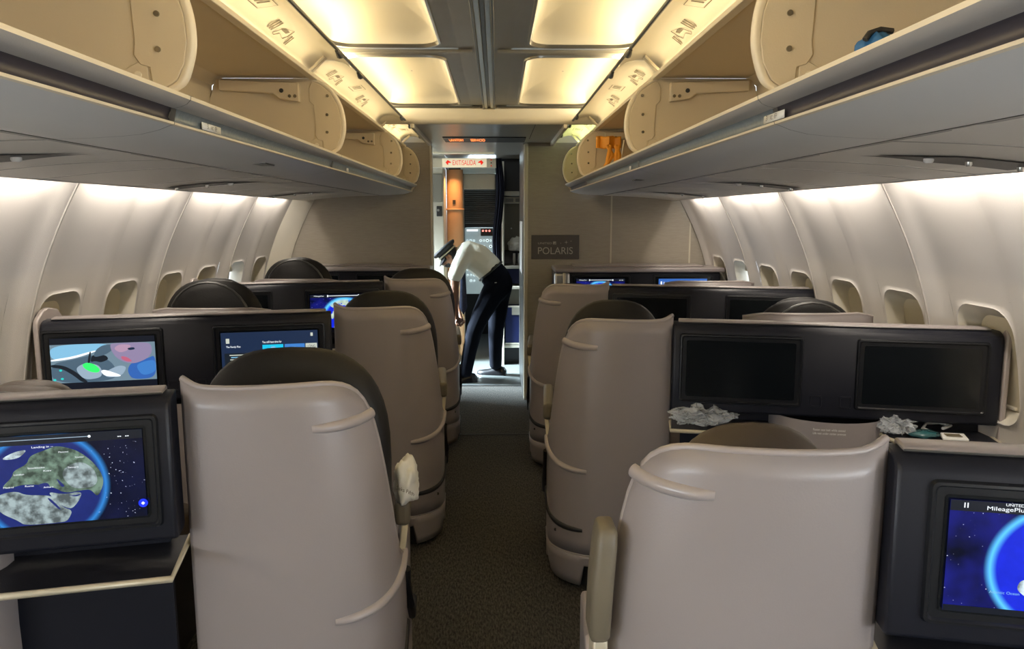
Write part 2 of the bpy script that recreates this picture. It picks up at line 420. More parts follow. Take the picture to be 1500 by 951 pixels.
# ---- service panels between bins and sidewalls (cross joints + slots)
def psz(x): return 1.6215-(x-.85)*.068+.008*sin((x-.85)/.55*pi)
for s in (-1, 1):
    y = Y0
    cuts = [-2.4, -1.4, -.55, .15, .60, 1.02, 1.55, 2.10, 2.42, 3.02, 3.50, 3.95, 4.40, 4.9, 5.35, 5.83]
    for i in range(len(cuts)-1):
        a, b = cuts[i]+.004, cuts[i+1]-.004
        xs = [.845+.555*j/16 for j in range(17)]
        rows = []
        for yy, dz in ((a, .008), (a+.006, 0), ((a+b)/2, -.003), (b-.006, 0), (b, .008)):
            rows.append([(s*x, yy, psz(x)+dz) for x in xs])
        MB().grid([[(s*x, cuts[i]+dy, psz(x)-.0004) for x in xs] for dy in (-.0065, .0065)]).build('panel_joint', 'metal_dark', ceil)
        p = MB().grid(rows).build('service_panel', 'psu', ceil, smooth=50)
        if i in (1, 6, 9, 12):
            yy = (a+b)/2; m = MB(); outl = []
            for j in range(21):
                q = j/20; outl.append((.93+.42*q, min(.40*(b-a), .075)*min(1, q/.5)**1.3+.001))
            m.grid([[(s*x, yy-w_, psz(x)-.006) for x, w_ in outl], [(s*x, yy+w_, psz(x)-.006) for x, w_ in outl]])
            m.build('slot', 'darkbox', p)
            for gx, rr in ((1.10, .012), (1.20, .008), (1.33, .008)):
                g = MB().tube([(s*gx, yy, psz(gx)-.004), (s*gx, yy, psz(gx)-.012), (s*gx, yy, psz(gx)-.017)], [rr, rr, rr*.7], 12)
                g.build('air_nozzle', 'bin_white' if rr > .01 else 'metal', p)
    MB().box(s*.838, s*.856, Y0, 5.8, 1.619, 1.627).build('panel_track', 'metal_dark', ceil)
    MB().box(s*1.30, s*1.52, Y0, 5.8, 1.655, 1.665).build('light_trough', 'ceil_grey', ceil)
    MB().box(s*1.396, s*1.405, Y0, 5.83, 1.580, 1.60).build('light_baffle', 'psu', ceil, bevel=.003)

# ================================================================ overhead bins
LIP = [(.600, 1.704), (.566, 1.7055), (.557, 1.702), (.558, 1.695)]
BAND = [(.558, 1.695), (.566, 1.687), (.578, 1.682), (.592, 1.679)]
RAIL = [(.592, 1.679), (.600, 1.672), (.603, 1.662), (.598, 1.6535)]
EDGE = [(.598, 1.6535), (.592, 1.6525), (.593, 1.648), (.600, 1.6465)]
BULGE = [(.600, 1.6465), (.625, 1.637), (.66, 1.629), (.70, 1.625), (.75, 1.622), (.80, 1.620), (.835, 1.620), (.848, 1.624)]
ARC = [(.585, 1.708), (.560, 1.725), (.545, 1.76), (.537, 1.80), (.540, 1.85), (.553, 1.895), (.580, 1.94), (.615, 1.968), (.655, 1.985)]
def _dens(P, n=28):
    K = [(i, p) for i, p in enumerate(P)]
    xs = [(i, p[0]) for i, p in K]; zs = [(i, p[1]) for i, p in K]
    return [(smooth_lookup(xs, (len(P)-1)*k/n), smooth_lookup(zs, (len(P)-1)*k/n)) for k in range(n+1)]
ARC = _dens(ARC)
def sweep(prof, s, ya, yb, cuts=2):
    return [[(s*x, ya+(yb-ya)*i/(cuts-1), z) for x, z in prof] for i in range(cuts)]
def bracket(s, y, parent):
    """gas spring cover on a divider's aft face"""
    pr = [(.70, 1.965), (1.00, 1.975), (1.00, 1.935), (.80, 1.925), (.775, 1.905), (.70, 1.895)]
    m = MB(); m.loft([[(s*x, y-.028, z) for x, z in pr], [(s*x, y, z) for x, z in pr]])
    b = m.build('hinge_cover', 'bin', parent, bevel=.004)
    MB().disc((s*.765, y-.029, 1.935), .008, 'y', .004).build('bolt', 'ink', b)
    for q in (.735, .715): MB().disc((s*q, y-.029, 1.915), .006, 'y', .004).build('bolt', 'screw', b)
    return b
def divider(s, y, th, parent, endcap=False):
    back = [(1.02, 1.985), (1.05, 1.90), (1.05, 1.78), (1.02, 1.702)]
    outl = ARC + back
    d = MB().loft([[(s*x, y-th/2, z) for x, z in outl], [(s*x, y+th/2, z) for x, z in outl]]).build('divider', 'bin', parent, bevel=.004)
    # raised edge that follows the front arc
    e = MB(); rows = []
    for yy, i in ((y-th/2-.002, .012), (y-th/2-.005, .004), (y-th/2-.003, -.001), (y, -.004), (y+th/2, -.001), (y+th/2+.002, .008)):
        rr = []
        for x, z in ARC:
            cx, cz = .95, 1.84; dx, dz = x-cx, z-cz; l = sqrt(dx*dx+dz*dz)
            rr.append((s*(x-dx/l*i), yy, z-dz/l*i))
        rows.append(rr)
    e.grid(rows).build('divider_edge', 'bin_edge', d, smooth=60)
    # riveted plate with its stepped border
    pl = [(.596, 1.714), (.573, 1.728), (.556, 1.76), (.549, 1.80), (.552, 1.848), (.564, 1.888), (.588, 1.93), (.62, 1.958), (.655, 1.972), (.668, 1.95), (.668, 1.90), (.652, 1.885), (.648, 1.80), (.652, 1.775), (.640, 1.757), (.622, 1.752), (.618, 1.714)]
    MB().loft([[(s*x, y-th/2-.0045, z) for x, z in pl], [(s*x, y-th/2, z) for x, z in pl]]).build('edge_plate', 'bin', d, bevel=.0015)
    tri = [(.625, 1.708), (.628, 1.758), (.645, 1.762), (.72, 1.722), (.72, 1.708)]
    MB().loft([[(s*x, y-th/2-.003, z) for x, z in tri], [(s*x, y-th/2, z) for x, z in tri]]).build('corner_plate', 'bin', d, bevel=.001)
    for x, z in ((.598, 1.92), (.602, 1.850), (.604, 1.785)):
        MB().disc((s*x, y-th/2-.006, z), .0055, 'y', .005, 12).build('screw', 'screw', d)
    MB().disc((s*.645, y-th/2-.005, 1.738), .0065, 'y', .005, 12).build('screw', 'bin_edge', d)
    return d
DOOR = [(.655, 1.988), (.668, 2.012), (.665, 2.035), (.645, 2.056), (.610, 2.066), (.575, 2.066), (.540, 2.058), (.512, 2.042)]
def door_pt(t, s, y):
    n = len(DOOR)-1; q = t*n; i = min(int(q), n-1); f = q-i
    a, b = DOOR[i], DOOR[i+1]
    return (s*(a[0]+(b[0]-a[0])*f), y, a[1]+(b[1]-a[1])*f)
def door_decal(s, t0, t1, ya, yb, parent, kind):
    m = MB()
    def P(t, y):
        x, yy, z = door_pt(t, s, y); return (x-s*.0012*0, yy, z-.0015)
    def strip(t0, y0, t1, y1, w=.0022):
        m.quad(P(t0, y0-w), P(t1, y1-w), P(t1, y1+w), P(t0, y0+w))
    def strip2(t0, t1, y0, y1): m.quad(P(t0, y0), P(t1, y0), P(t1, y1), P(t0, y1))
    w = yb-ya
    if kind == 0:      # boxed caution text
        strip2(t0, t0+.01, ya, yb); strip2(t1-.01, t1, ya, yb); strip(t0, ya, t1, ya, .001); strip(t0, yb, t1, yb, .001)
        for q in (.28, .48, .68): strip2(t0+.05, t1-.05, ya+w*q-.006, ya+w*q+.004)
    else:              # bag pictogram with text bars at its ends
        for q in (.04, .12, .20): strip2(t0+.04, t1-.08, ya+w*q-.005, ya+w*q+.004)
        for q in (.86, .93): strip2(t0+.0, t1-.14, ya+w*q-.004, ya+w*q+.004)
        prof = [(.30, .1), (.42, .55), (.55, .7), (.68, .8), (.80, .4), (.70, .15), (.5, .28), (.36, .02)]
        for (qa, ta), (qb, tb) in zip(prof, prof[1:]+prof[:1]):
            strip(t0+(t1-t0)*ta, ya+w*qa, t0+(t1-t0)*tb, ya+w*qb, .003)
        strip2(t0+(t1-t0)*.45, t0+(t1-t0)*.62, ya+w*.45, ya+w*.66)
    m.build('placard', 'inkgrey', parent)
def bin_unit(s, ya, yb, label, dark, blue_from=None, cont=False):
    b = empty('overhead_bin', (0, 0, 0), label=label, cat='overhead bin', group='open overhead bins along both sides of the cabin')
    g = .0015; A, B = ya+g, yb-g
    MB().grid(sweep(LIP, s, A, B)).build('shelf_edge', 'bin_edge', b, smooth=50)
    MB().grid(sweep(BAND, s, A, B)).build('lip_band', 'bin_grey', b, smooth=60)
    MB().grid(sweep(RAIL, s, A, B)).build('hand_rail', dark, b, smooth=60)
    MB().grid(sweep(EDGE, s, A, B)).build('edge_bead', 'bin_edge', b, smooth=60)
    MB().grid(sweep(BULGE, s, A, B)).build('underside', 'bin_white', b, smooth=60)
    back = [(.600, 1.704), (.62, 1.696), (.98, 1.690), (1.04, 1.74), (1.05, 1.86), (1.04, 1.96), (1.0, 1.988), (.665, 1.988)]
    MB().grid(sweep(back, s, A, B)).build('inner_lining', 'bin', b, smooth=30)
    MB().box(s*.634, s*.662, A, B, 1.978, 1.993).build('top_edge', 'bin_edge', b, bevel=.002)
    # raised door seen from below
    n = max(4, int((yb-ya)/.06)); rows = []
    for i in range(n+1):
        y = A+(B-A)*i/n; e = min(i, n-i)/n
        rows.append([(s*(x-.000), y, z-(.012 if i in (0, n) else 0)) for x, z in DOOR])
    d = MB().grid(rows).build('door', 'ceil', b, smooth=60)
    MB().tube([(s*.508, A, 2.040), (s*.508, B, 2.040)], .0065, 8).build('door_seal', 'metal_dark', d)
    L_ = yb-ya
    for yy in ((ya+.18, yb-.22) if L_ > .9 else (yb-.35,)):
        MB().tube([(s*.508, yy-.05, 2.034), (s*.508, yy, 2.028), (s*.508, yy+.05, 2.034)], [.006, .012, .006], 8).build('latch', 'metal_dark', d)
    if ya > 1.0:
        door_decal(s, .30, .62, ya+.22, ya+.46, d, 1)
        door_decal(s, .45, .70, ya+.60, ya+.72, d, 0)
        if L_ > 1.3: door_decal(s, .30, .62, ya+.86, ya+1.10, d, 1)
    else:
        door_decal(s, .45, .72, 1.13, 1.24, d, 0)
    # pair of lifting arms at the forward end
    for yy in (yb-.075, yb-.045):
        MB().tube([(s*.668, yy, 1.99), (s*.640, yy+.015, 2.018), (s*.60, yy+.02, 2.058)], .0055, 6).build('lift_arm', 'bin_edge', b)
    return b
LB = {}
LEFT = [(Y0, 1.52), (1.52, 2.95), (2.95, 4.68), (4.68, 5.70)]
RIGHT = [(Y0, 1.49), (1.49, 2.92), (2.92, 4.62), (4.62, 5.62)]
words = {(-1, 0): 'open cream overhead bin at the upper left corner, nearest on the left',
         (-1, 1): 'open cream overhead bin on the left, directly forward of the nearest one, empty',
         (-1, 2): 'open cream overhead bin on the left, third forward, behind the second curved divider',
         (-1, 3): 'open cream overhead bin on the left, shortest and farthest, ending at the bulkhead',
         (1, 0): 'open cream overhead bin at the upper right corner with a blue bag inside',
         (1, 1): 'open cream overhead bin on the right, empty, forward of the one with the blue bag',
         (1, 2): 'open cream overhead bin on the right holding bright orange straps',
         (1, 3): 'open overhead bin on the right, farthest, ending beside the bulkhead'}
for s, lst in ((-1, LEFT), (1, RIGHT)):
    for i, (a, b) in enumerate(lst):
        bn = bin_unit(s, a, b, words[(s, i)], 'rail_dark' if (i == 0 or (s > 0 and i == 3)) else 'rail_blue')
        LB[(s, i)] = bn
        d = divider(s, b-.014, .014, bn)
        if i < 3: bracket(s, b-.021, bn)
        if i < 3: MB().grid([[(s*x, b+dy, z+.0006) for x, z in LIP[1:]+BAND+EDGE+BULGE] for dy in (-.012, .012)]).build('bin_joint', 'metal_dark', ceil)
        if i == 0: divider(s, -.5, .026, bn)
        # row placard on the rail
        if i in (0, 1):
            yy = b-.02 if i else b+.14
            if i == 0: host = bn; yy = b-.10+(.20)
            py = {(-1, 0): 1.72, (-1, 1): 3.25, (1, 0): 1.50, (1, 1): 3.10}[(s, i)]
            w = .11 if i == 0 else .04
            x0, z0, x1, z1 = .5975, 1.6735, .5955, 1.6545
            pl = MB().quad((s*(x0-.003), py-w/2, z0-.003), (s*(x0-.003), py+w/2, z0-.003), (s*(x1-.001), py+w/2, z1+.0005), (s*(x1-.001), py-w/2, z1+.0005)).build('row_placard', 'white', bn, solid=.001)
            if i == 0:
                sg = s; ux = (0, 1, 0) if s < 0 else (0, -1, 0)
                for off, body, ww, hh in ((-.034, '3', .007, .011), (-.012, 'ABC', .014, .008), (.012, 'EF', .012, .009)):
                    org = (s*.5915, py+(off if s < 0 else -off), 1.6585)
                    text('lettering', body, 'ink', pl, org, ux, (0, 0, 1), ww, hh, lift=.0005)
    # rounded end cap against the bulkhead
    yb = lst[-1][1]
    ec = MB(); rows = []
    full = ARC + [(1.02, 1.985), (1.04, 1.8), (.85, 1.625), (.70, 1.625), (.60, 1.648), (.570, 1.69)]
    for q, dy in ((1, 0), (.995, .02), (.97, .06), (.93, .09)):
        rows.append([(s*(.85+(x-.85)*q), yb+dy, 1.82+(z-1.82)*q) for x, z in full])
    ec.loft(rows).build('end_cap', 'bin_edge', LB[(s, 3)], smooth=50)
    MB().tube([(s*x, yb+.002, z) for x, z in [(p[0]-.002, p[1]) for p in ARC]], .004, 6).build('end_gap', 'ink', LB[(s, 3)])
# small speaker slots on the bin undersides
for s, ys, i in ((-1, 2.35, 1), (1, 3.35, 2)):
    MB().box(s*.66, s*.70, ys-.03, ys+.06, 1.6245, 1.629).build('slot_label', 'metal_dark', LB[(s, i)])
# ================================================================ forward bulkhead
wf = empty('wall_front', kind='structure')
def bulk_outline(s, xin):
    pts = [(s*xin, 0)]
    for z in (0, .3, .6, .84, 1.07, 1.255, 1.42, 1.588): pts.append((s*(wx(z)+.02), z))
    pts += [(s*1.5, 2.02), (s*xin, 2.02)]
    return pts
for s, xin in ((-1, .455), (1, .285)):
    o = bulk_outline(s, xin)
    MB().loft([[(x, YB, z) for x, z in o], [(x, YB+.05, z) for x, z in o]]).build('bulkhead_panel', 'bulk', wf)
    MB().box(s*.48, s*1.5, YB, YB+.05, 2.02, 2.10).build('bulkhead_header', 'ceil', wf)
MB().box(.255, .287, YB-.012, YB+.06, 0, 2.015).build('jamb_post', 'cream', wf, bevel=.008)
MB().box(-.468, -.45, YB-.012, YB+.06, 0, 2.0).build('jamb_post', 'cream', wf, bevel=.006)
MB().box(.252, .262, YB+.06, 6.85, 0, 2.02).build('passage_side', 'metal_dark', wf)
MB().box(.245, .252, YB+.10, 6.5, 1.0, 1.42).build('jamb_reflection', 'white', wf)  # pale patch standing in for the glow reflected off the jamb side
for xx in (.93, 1.55): MB().box(xx, xx+.012, YB-.004, YB, 1.0, 1.63).build('joint_strip', 'cream', wf)
# curved filler trim at the left end of the bulkhead
MB().grid([[(-(wx(z)-.14), YB-.01, z) for z in (.8, .95, 1.1, 1.25, 1.4, 1.5, 1.6)], [(-(wx(z)-.12), YB-.03, z) for z in (.8, .95, 1.1, 1.25, 1.4, 1.5, 1.6)], [(-(wx(z)), YB-.12, z) for z in (.8, .95, 1.1, 1.25, 1.4, 1.5, 1.6)]]).build('filler_trim', 'rev', wf, smooth=60)
# class sign
sg = empty('wall_plaque', (.50, YB-.004, 1.225), label='taupe rectangular plaque with pale lettering on the right bulkhead', cat='sign')
MB().box(-.187, .187, -.008, .004, -.093, .093).build('plate', 'plaque', sg, bevel=.002)
X_, Z_ = (1, 0, 0), (0, 0, 1)
text('lettering', 'POLARIS', 'plaqueink', sg, (-.135, -.0082, -.055), X_, Z_, .272, .054)
text('lettering', 'UNITED', 'plaqueink', sg, (-.135, -.0082, .022), X_, Z_, .108, .015)
em = MB(); em.quad((-.018, -.0095, .02), (.006, -.0095, .02), (.006, -.0095, .043), (-.018, -.0095, .043))
em.build('globe_emblem', 'plaqueink', sg)
em = MB()
for k in range(3):
    em.add([(-.016+.006*k, -.0105, .022), (-.013+.006*k, -.0105, .022), (.004, -.0105, .030+.004*k), (.004, -.0105, .033+.003*k)], [(0,1,2,3)])
em.build('emblem_lines', 'plaque', sg)
def star(cx, cz, r, nm='star'):
    pts = []
    for k in range(8):
        a = pi/4*k; rr = r if k % 2 == 0 else r*.18
        pts.append((cx+rr*cos(a), -.0092, cz+rr*sin(a)))
    MB().add(pts, [tuple(range(8))]).build(nm, 'plaqueink', sg)
star(.085, .037, .017); star(.042, .030, .007); star(.122, .046, .008)

# ================================================================ seats and consoles
def bump_pts(n): return n
PLAN = [(0, (-.004, .006)), (.06, (.030, -.010)), (.2, (.115, -.022)), (.38, (.215, -.026)), (.52, (.295, -.016)), (.63, (.355, .010)), (.72, (.398, .045)), (.80, (.425, .088)), (.88, (.440, .145)), (1.0, (.445, .26))]
PX = [(t, p[0]) for t, p in PLAN]; PY = [(t, p[1]) for t, p in PLAN]
def ztop(t):
    zt = smooth_lookup([(0, 1.104), (.03, 1.096), (.08, 1.086), (.2, 1.083), (.45, 1.085), (.56, 1.085), (.62, 1.082), (.68, 1.070), (.73, 1.045), (.765, 1.005), (.785, .95), (.80, .85), (.82, .72), (.85, .63), (.90, .585), (1, .56)], t)
    return zt
def shell_pt(t, z, off=0, s=1, wide=1.0):
    """point of the moulded back; a grows toward the aisle; s is the sign of world x toward the aisle"""
    a = smooth_lookup(PX, t); y = smooth_lookup(PY, t)
    e = .001; dx = smooth_lookup(PX, min(1, t+e))-smooth_lookup(PX, max(0, t-e)); dy = smooth_lookup(PY, min(1, t+e))-smooth_lookup(PY, max(0, t-e))
    l = sqrt(dx*dx+dy*dy); nx, ny = dy/l, -dx/l
    a += nx*off; y += ny*off
    q = max(0, (z-.55)/.55); k = 1-.125*q*q if a > 0 else 1
    k2 = 1-.05*max(0, (.2-z)/.2)**2
    a = a*k*k2*wide
    y += .02*max(0, (.25-z)/.25)**2
    return (s*a, y, z)
def strip_on_shell(s, ta, za, tb, zb, h, thick, name, m, parent, wide, bow=0, taper=True):
    n = 14; rows = []
    for i in range(n+1):
        f = i/n; t = ta+(tb-ta)*f; z = za+(zb-za)*f+bow*sin(pi*f)
        th = thick*(1 if not taper else min(1, .25+f*5)); hh = h*(1 if not taper else (.72+.28*min(1, f*3)))
        ring = []
        for k in range(9):
            a = pi*k/8
            ring.append(shell_pt(t, z+hh/2*cos(a), .004+th*sin(a), s, wide))
        rows.append(ring)
    mb = MB(); mb.grid(rows)
    for r_ in (rows[0], rows[-1]): mb.add(r_, [tuple(range(9))])
    return mb.build(name, m, parent, smooth=50)
def arch_cushion(s, cx, y, w, zb, zt, th, name, m, parent, lean=.0, squash=2.7, sub=1):
    """padded slab with an arched top outline"""
    outl = []; n = 22
    for i in range(n+1):
        a = pi*i/n; c, d = cos(a), sin(a)
        outl.append((w/2*(abs(c)**(2/squash))*(1 if c > 0 else -1), (abs(d)**(2/squash))))
    zs = zt-.30
    pts = [(x, zs+(zt-zs)*q) for x, q in outl]
    pts = [(w/2*.96, zb)] + pts + [(-w/2*.96, zb)]
    rings = []
    for k, (yy, sc) in enumerate(((-th*.5, .86), (-th*.42, .94), (-th*.2, .99), (0, 1), (th*.25, .985), (th*.45, .93), (th*.55, .82))):
        rings.append([(s*(cx+x*sc), y+yy+lean*(z-zb), zb+(z-zb)*(sc if z > zb else 1)) for x, z in pts])
    return MB().loft(rings).build(name, m, parent, smooth=80)
def seat(s, x, y, label, rz, wide=1.0, cush='cushion', htop=1.142, name='airline_seat', detail=True, group='seats in moulded shells', hy=.13, hw=.455, hx=.198, dz=0, arm=True):
    """s: +1 when the aisle lies toward +x"""
    r = empty(name, (x, y, 0), rz, label=label, cat='seat', group=group)
    ts = [0, .015, .03, .05, .08, .12, .18, .25, .32, .4, .48, .54, .58, .62, .66, .69, .72, .745, .765, .78, .79, .80, .81, .82, .835, .85, .87, .9, .93, .96, 1]
    rows = []
    for t in ts:
        zt = ztop(t)-dz; rows.append([shell_pt(t, .165+(zt-.165)*v/18, 0, s, wide) for v in range(19)])
    sh = MB().grid(rows).build('shell', 'shell', r, smooth=70, solid=.012, bevel=0)
    # rolled rim
    rim = [shell_pt(t, ztop(t)-dz, 0, s, wide) for t in ts]
    MB().tube(rim, .0075, 8).build('rim', 'shell_trim', sh, smooth=80)
    # base skirt with its arched cut-out, separate plinth
    rows = []
    for t in ts:
        zlo = .028 if t > .56 else .118
        rows.append([shell_pt(t, zlo+(.158-zlo)*v/4, .004, s, wide) for v in range(5)])
    MB().grid(rows).build('base_skirt', 'shell', r, smooth=60, solid=.012)
    MB().tube([shell_pt(t, .162, .003, s, wide) for t in ts[2:]], .004, 6).build('skirt_joint', 'shell_trim', r)
    MB().box(s*.02, s*.36, .06, .5, 0.0, .16).build('plinth', 'black', r)
    if detail:
        strip_on_shell(s, .51, .982, .775, .994, .027, .012, 'grab_ridge', 'shell_trim', r, wide, bow=-.004)
        strip_on_shell(s, .53, .500, .93, .575, .026, .014, 'side_ridge', 'shell_trim', r, wide, bow=-.022)
        strip_on_shell(s, .55, .262, 1.0, .33, .024, .010, 'rub_strip', 'black', r, wide, bow=-.022)
        bo = shell_pt(.75, .235, .006, s, wide)
        MB().disc(bo, .006, 'y', .006, 10).build('screw', 'screw', r)
    # padding
    cu = arch_cushion(s, hx*wide, hy+.03, hw*wide, .42, htop, .10, 'back_cushion', cush, r, lean=.02)
    arch_cushion(s, hx*wide, hy+.095, (hw-.10)*wide, .88, htop-.03, .07, 'headrest', cush, r, lean=.02)
    MB().box(s*.05, s*.42*wide, .20, .66, .36, .48).build('seat_cushion', cush, r, bevel=.04, seg=4)
    MB().box(s*.02, s*.38*wide, .24, .60, .16, .36).build('seat_frame', 'shell', r, bevel=.02)
    # aisle armrest
    ax = .455*wide
    if arm:
      MB().box(s*(ax-.030), s*(ax+.012), .20, .58, .640, .708).build('armrest', 'arm', r, bevel=.014, seg=3)
      MB().loft([[(s*(ax-.012), .215, .64), (s*(ax+.006), .215, .64), (s*(ax+.006), .26, .64), (s*(ax-.012), .26, .64)], [(s*(ax-.022), .17, .56), (s*(ax-.004), .17, .56), (s*(ax-.004), .23, .56), (s*(ax-.022), .23, .56)]]).build('armrest_bracket', 'champagne', r, bevel=.003)
    MB().box(s*(ax-.035), s*(ax-.005), .24, .64, .03, .60 if arm else .45).build('side_panel', 'shell', r, bevel=.012)
    MB().tube([(s*(ax-.002), .24, .50), (s*(ax+.004), .30, .36), (s*(ax+.004), .42, .26), (s*(ax+.002), .6, .22)], .012, 8).build('side_molding', 'black', r)
    return r

# ---- screen pictures -----------------------------------------------------
def globe_mat(cx, cy, r, aspect, sea, land, halo, bright, seed, landthr=.52, glow=.05):
    m = bpy.data.materials.new('globe_picture'); m.use_nodes = True; nt = m.node_tree
    b = nt.nodes['Principled BSDF']; b.inputs['Base Color'].default_value = (0, 0, 0, 1); b.inputs['Roughness'].default_value = .2
    tc = nn(nt, 'ShaderNodeTexCoord'); sp = nn(nt, 'ShaderNodeSeparateXYZ'); nt.links.new(tc.outputs['Generated'], sp.inputs[0])
    def math_(op, a, bb=None, c=None):
        n = nn(nt, 'ShaderNodeMath', operation=op)
        for i, v in enumerate((a, bb, c)):
            if v is None: continue
            if isinstance(v, (int, float)): n.inputs[i].default_value = v
            else: nt.links.new(v, n.inputs[i])
        return n.outputs[0]
    u = math_('MULTIPLY', math_('SUBTRACT', sp.outputs['X'], cx), aspect); v = math_('SUBTRACT', sp.outputs['Z'], cy)
    d = math_('SQRT', math_('ADD', math_('MULTIPLY', u, u), math_('MULTIPLY', v, v)))
    cb = nn(nt, 'ShaderNodeCombineXYZ'); nt.links.new(u, cb.inputs[0]); nt.links.new(v, cb.inputs[1]); cb.inputs[2].default_value = seed
    n1 = nn(nt, 'ShaderNodeTexNoise'); n1.inputs['Scale'].default_value = 2.6; n1.inputs['Detail'].default_value = 8; nt.links.new(cb.outputs[0], n1.inputs['Vector'])
    n2 = nn(nt, 'ShaderNodeTexNoise'); n2.inputs['Scale'].default_value = 7; n2.inputs['Detail'].default_value = 8; nt.links.new(cb.outputs[0], n2.inputs['Vector'])
    isl = math_('GREATER_THAN', n1.outputs[0], landthr)
    def mix(f, a, bb):
        n = nn(nt, 'ShaderNodeMix', data_type='RGBA')
        if isinstance(f, (int, float)): n.inputs[0].default_value = f
        else: nt.links.new(f, n.inputs[0])
        for i, v in ((6, a), (7, bb)):
            if isinstance(v, tuple): n.inputs[i].default_value = (*v, 1)
            else: nt.links.new(v, n.inputs[i])
        return n.outputs[2]
    landc = mix(n2.outputs[0], (land[0]*.3, land[1]*.4, land[2]*.3), (min(1, land[0]*1.7), min(1, land[1]*1.6), min(1, land[2]*1.7)))
    seac = mix(n2.outputs[0], tuple(c*.7 for c in sea), tuple(c*1.3 for c in sea))
    body = mix(isl, seac, landc)
    ins = math_('LESS_THAN', d, r)
    # atmosphere ring
    ring = math_('SUBTRACT', 1, math_('MINIMUM', 1, math_('DIVIDE', math_('ABSOLUTE', math_('SUBTRACT', d, r)), glow)))
    st = nn(nt, 'ShaderNodeTexNoise'); st.inputs['Scale'].default_value = 55; st.inputs['Detail'].default_value = 0; nt.links.new(cb.outputs[0], st.inputs['Vector'])
    star_ = math_('GREATER_THAN', st.outputs[0], .82)
    neb = nn(nt, 'ShaderNodeTexNoise'); neb.inputs['Scale'].default_value = 3; nt.links.new(cb.outputs[0], neb.inputs['Vector'])
    sp_ = mix(math_('MULTIPLY', math_('SUBTRACT', neb.outputs[0], .3), 1.6), (.001, .002, .012), (.012, .015, .26) if bright > .9 else (.005, .008, .05))
    sp_ = mix(star_, sp_, (.6, .65, .8))
    col = mix(ins, sp_, body); col = mix(math_('POWER', ring, 1.4), col, halo)
    nt.links.new(col, b.inputs['Emission Color']); b.inputs['Emission Strength'].default_value = bright
    return m
def quad_xz(name, x0, x1, z0, z1, y, m, parent):
    return MB().quad((x0, y, z0), (x1, y, z0), (x1, y, z1), (x0, y, z1)).build(name, m, parent)
def chaikin(pts, n=2):
    for _ in range(n):
        q = []
        for a, b in zip(pts, pts[1:]+pts[:1]):
            q += [(a[0]*.78+b[0]*.22, a[1]*.78+b[1]*.22), (a[0]*.22+b[0]*.78, a[1]*.22+b[1]*.78)]
        pts = q
    return pts
def flat_poly(name, pts, y, m, parent):
    if name in ('landmass', 'sea', 'ice_sheet', 'film_shape', 'poster_face', 'poster_hair', 'poster_figure', 'poster_arc'): pts = chaikin(list(pts), 3)
    """pts in screen local x,z (metres)"""
    bm = bmesh.new(); vs = [bm.verts.new((p[0], y, p[1])) for p in pts]
    f = bm.faces.new(vs); bmesh.ops.triangulate(bm, faces=[f]); bmesh.ops.recalc_face_normals(bm, faces=bm.faces)
    me = bpy.data.meshes.new(name); bm.to_mesh(me); bm.free(); me.materials.append(m if not isinstance(m, str) else M[m])
    o = bpy.data.objects.new(name, me); C.objects.link(o); o.parent = parent; return o
for k_, c_, st_ in (('px_white', (.8, .85, .9), 1), ('px_cyan', (.01, .42, .62), 1), ('px_sky', (.22, .50, .72), .8), ('px_grey', (.16, .24, .30), .8), ('px_dark', (.008, .012, .018), 1),
                    ('px_navy', (.01, .02, .05), 1), ('px_green', (.03, .75, .12), 1.1), ('px_skin', (.27, .22, .36), .8), ('px_skin2', (.44, .28, .40), .8), ('px_shirt', (.03, .11, .38), .9), ('px_shirt2', (.05, .2, .55), .8),
                    ('px_blue', (.01, .03, .9), 1), ('px_deep', (.02, .10, .30), .9), ('px_bar', (.004, .006, .012), 1), ('px_line', (.3, .4, .5), .8), ('px_cream', (.55, .58, .5), .8), ('px_land', (.22, .28, .30), .8), ('px_land2', (.07, .13, .09), .8), ('px_ice', (.5, .6, .65), .8), ('px_sea', (.012, .02, .14), 1),
                    ('px_teal', (.02, .5, .45), 1), ('px_mid', (.07, .12, .17), .8), ('px_red', (.5, .12, .2), .8)):
    M[k_] = emis(k_, c_, st_)

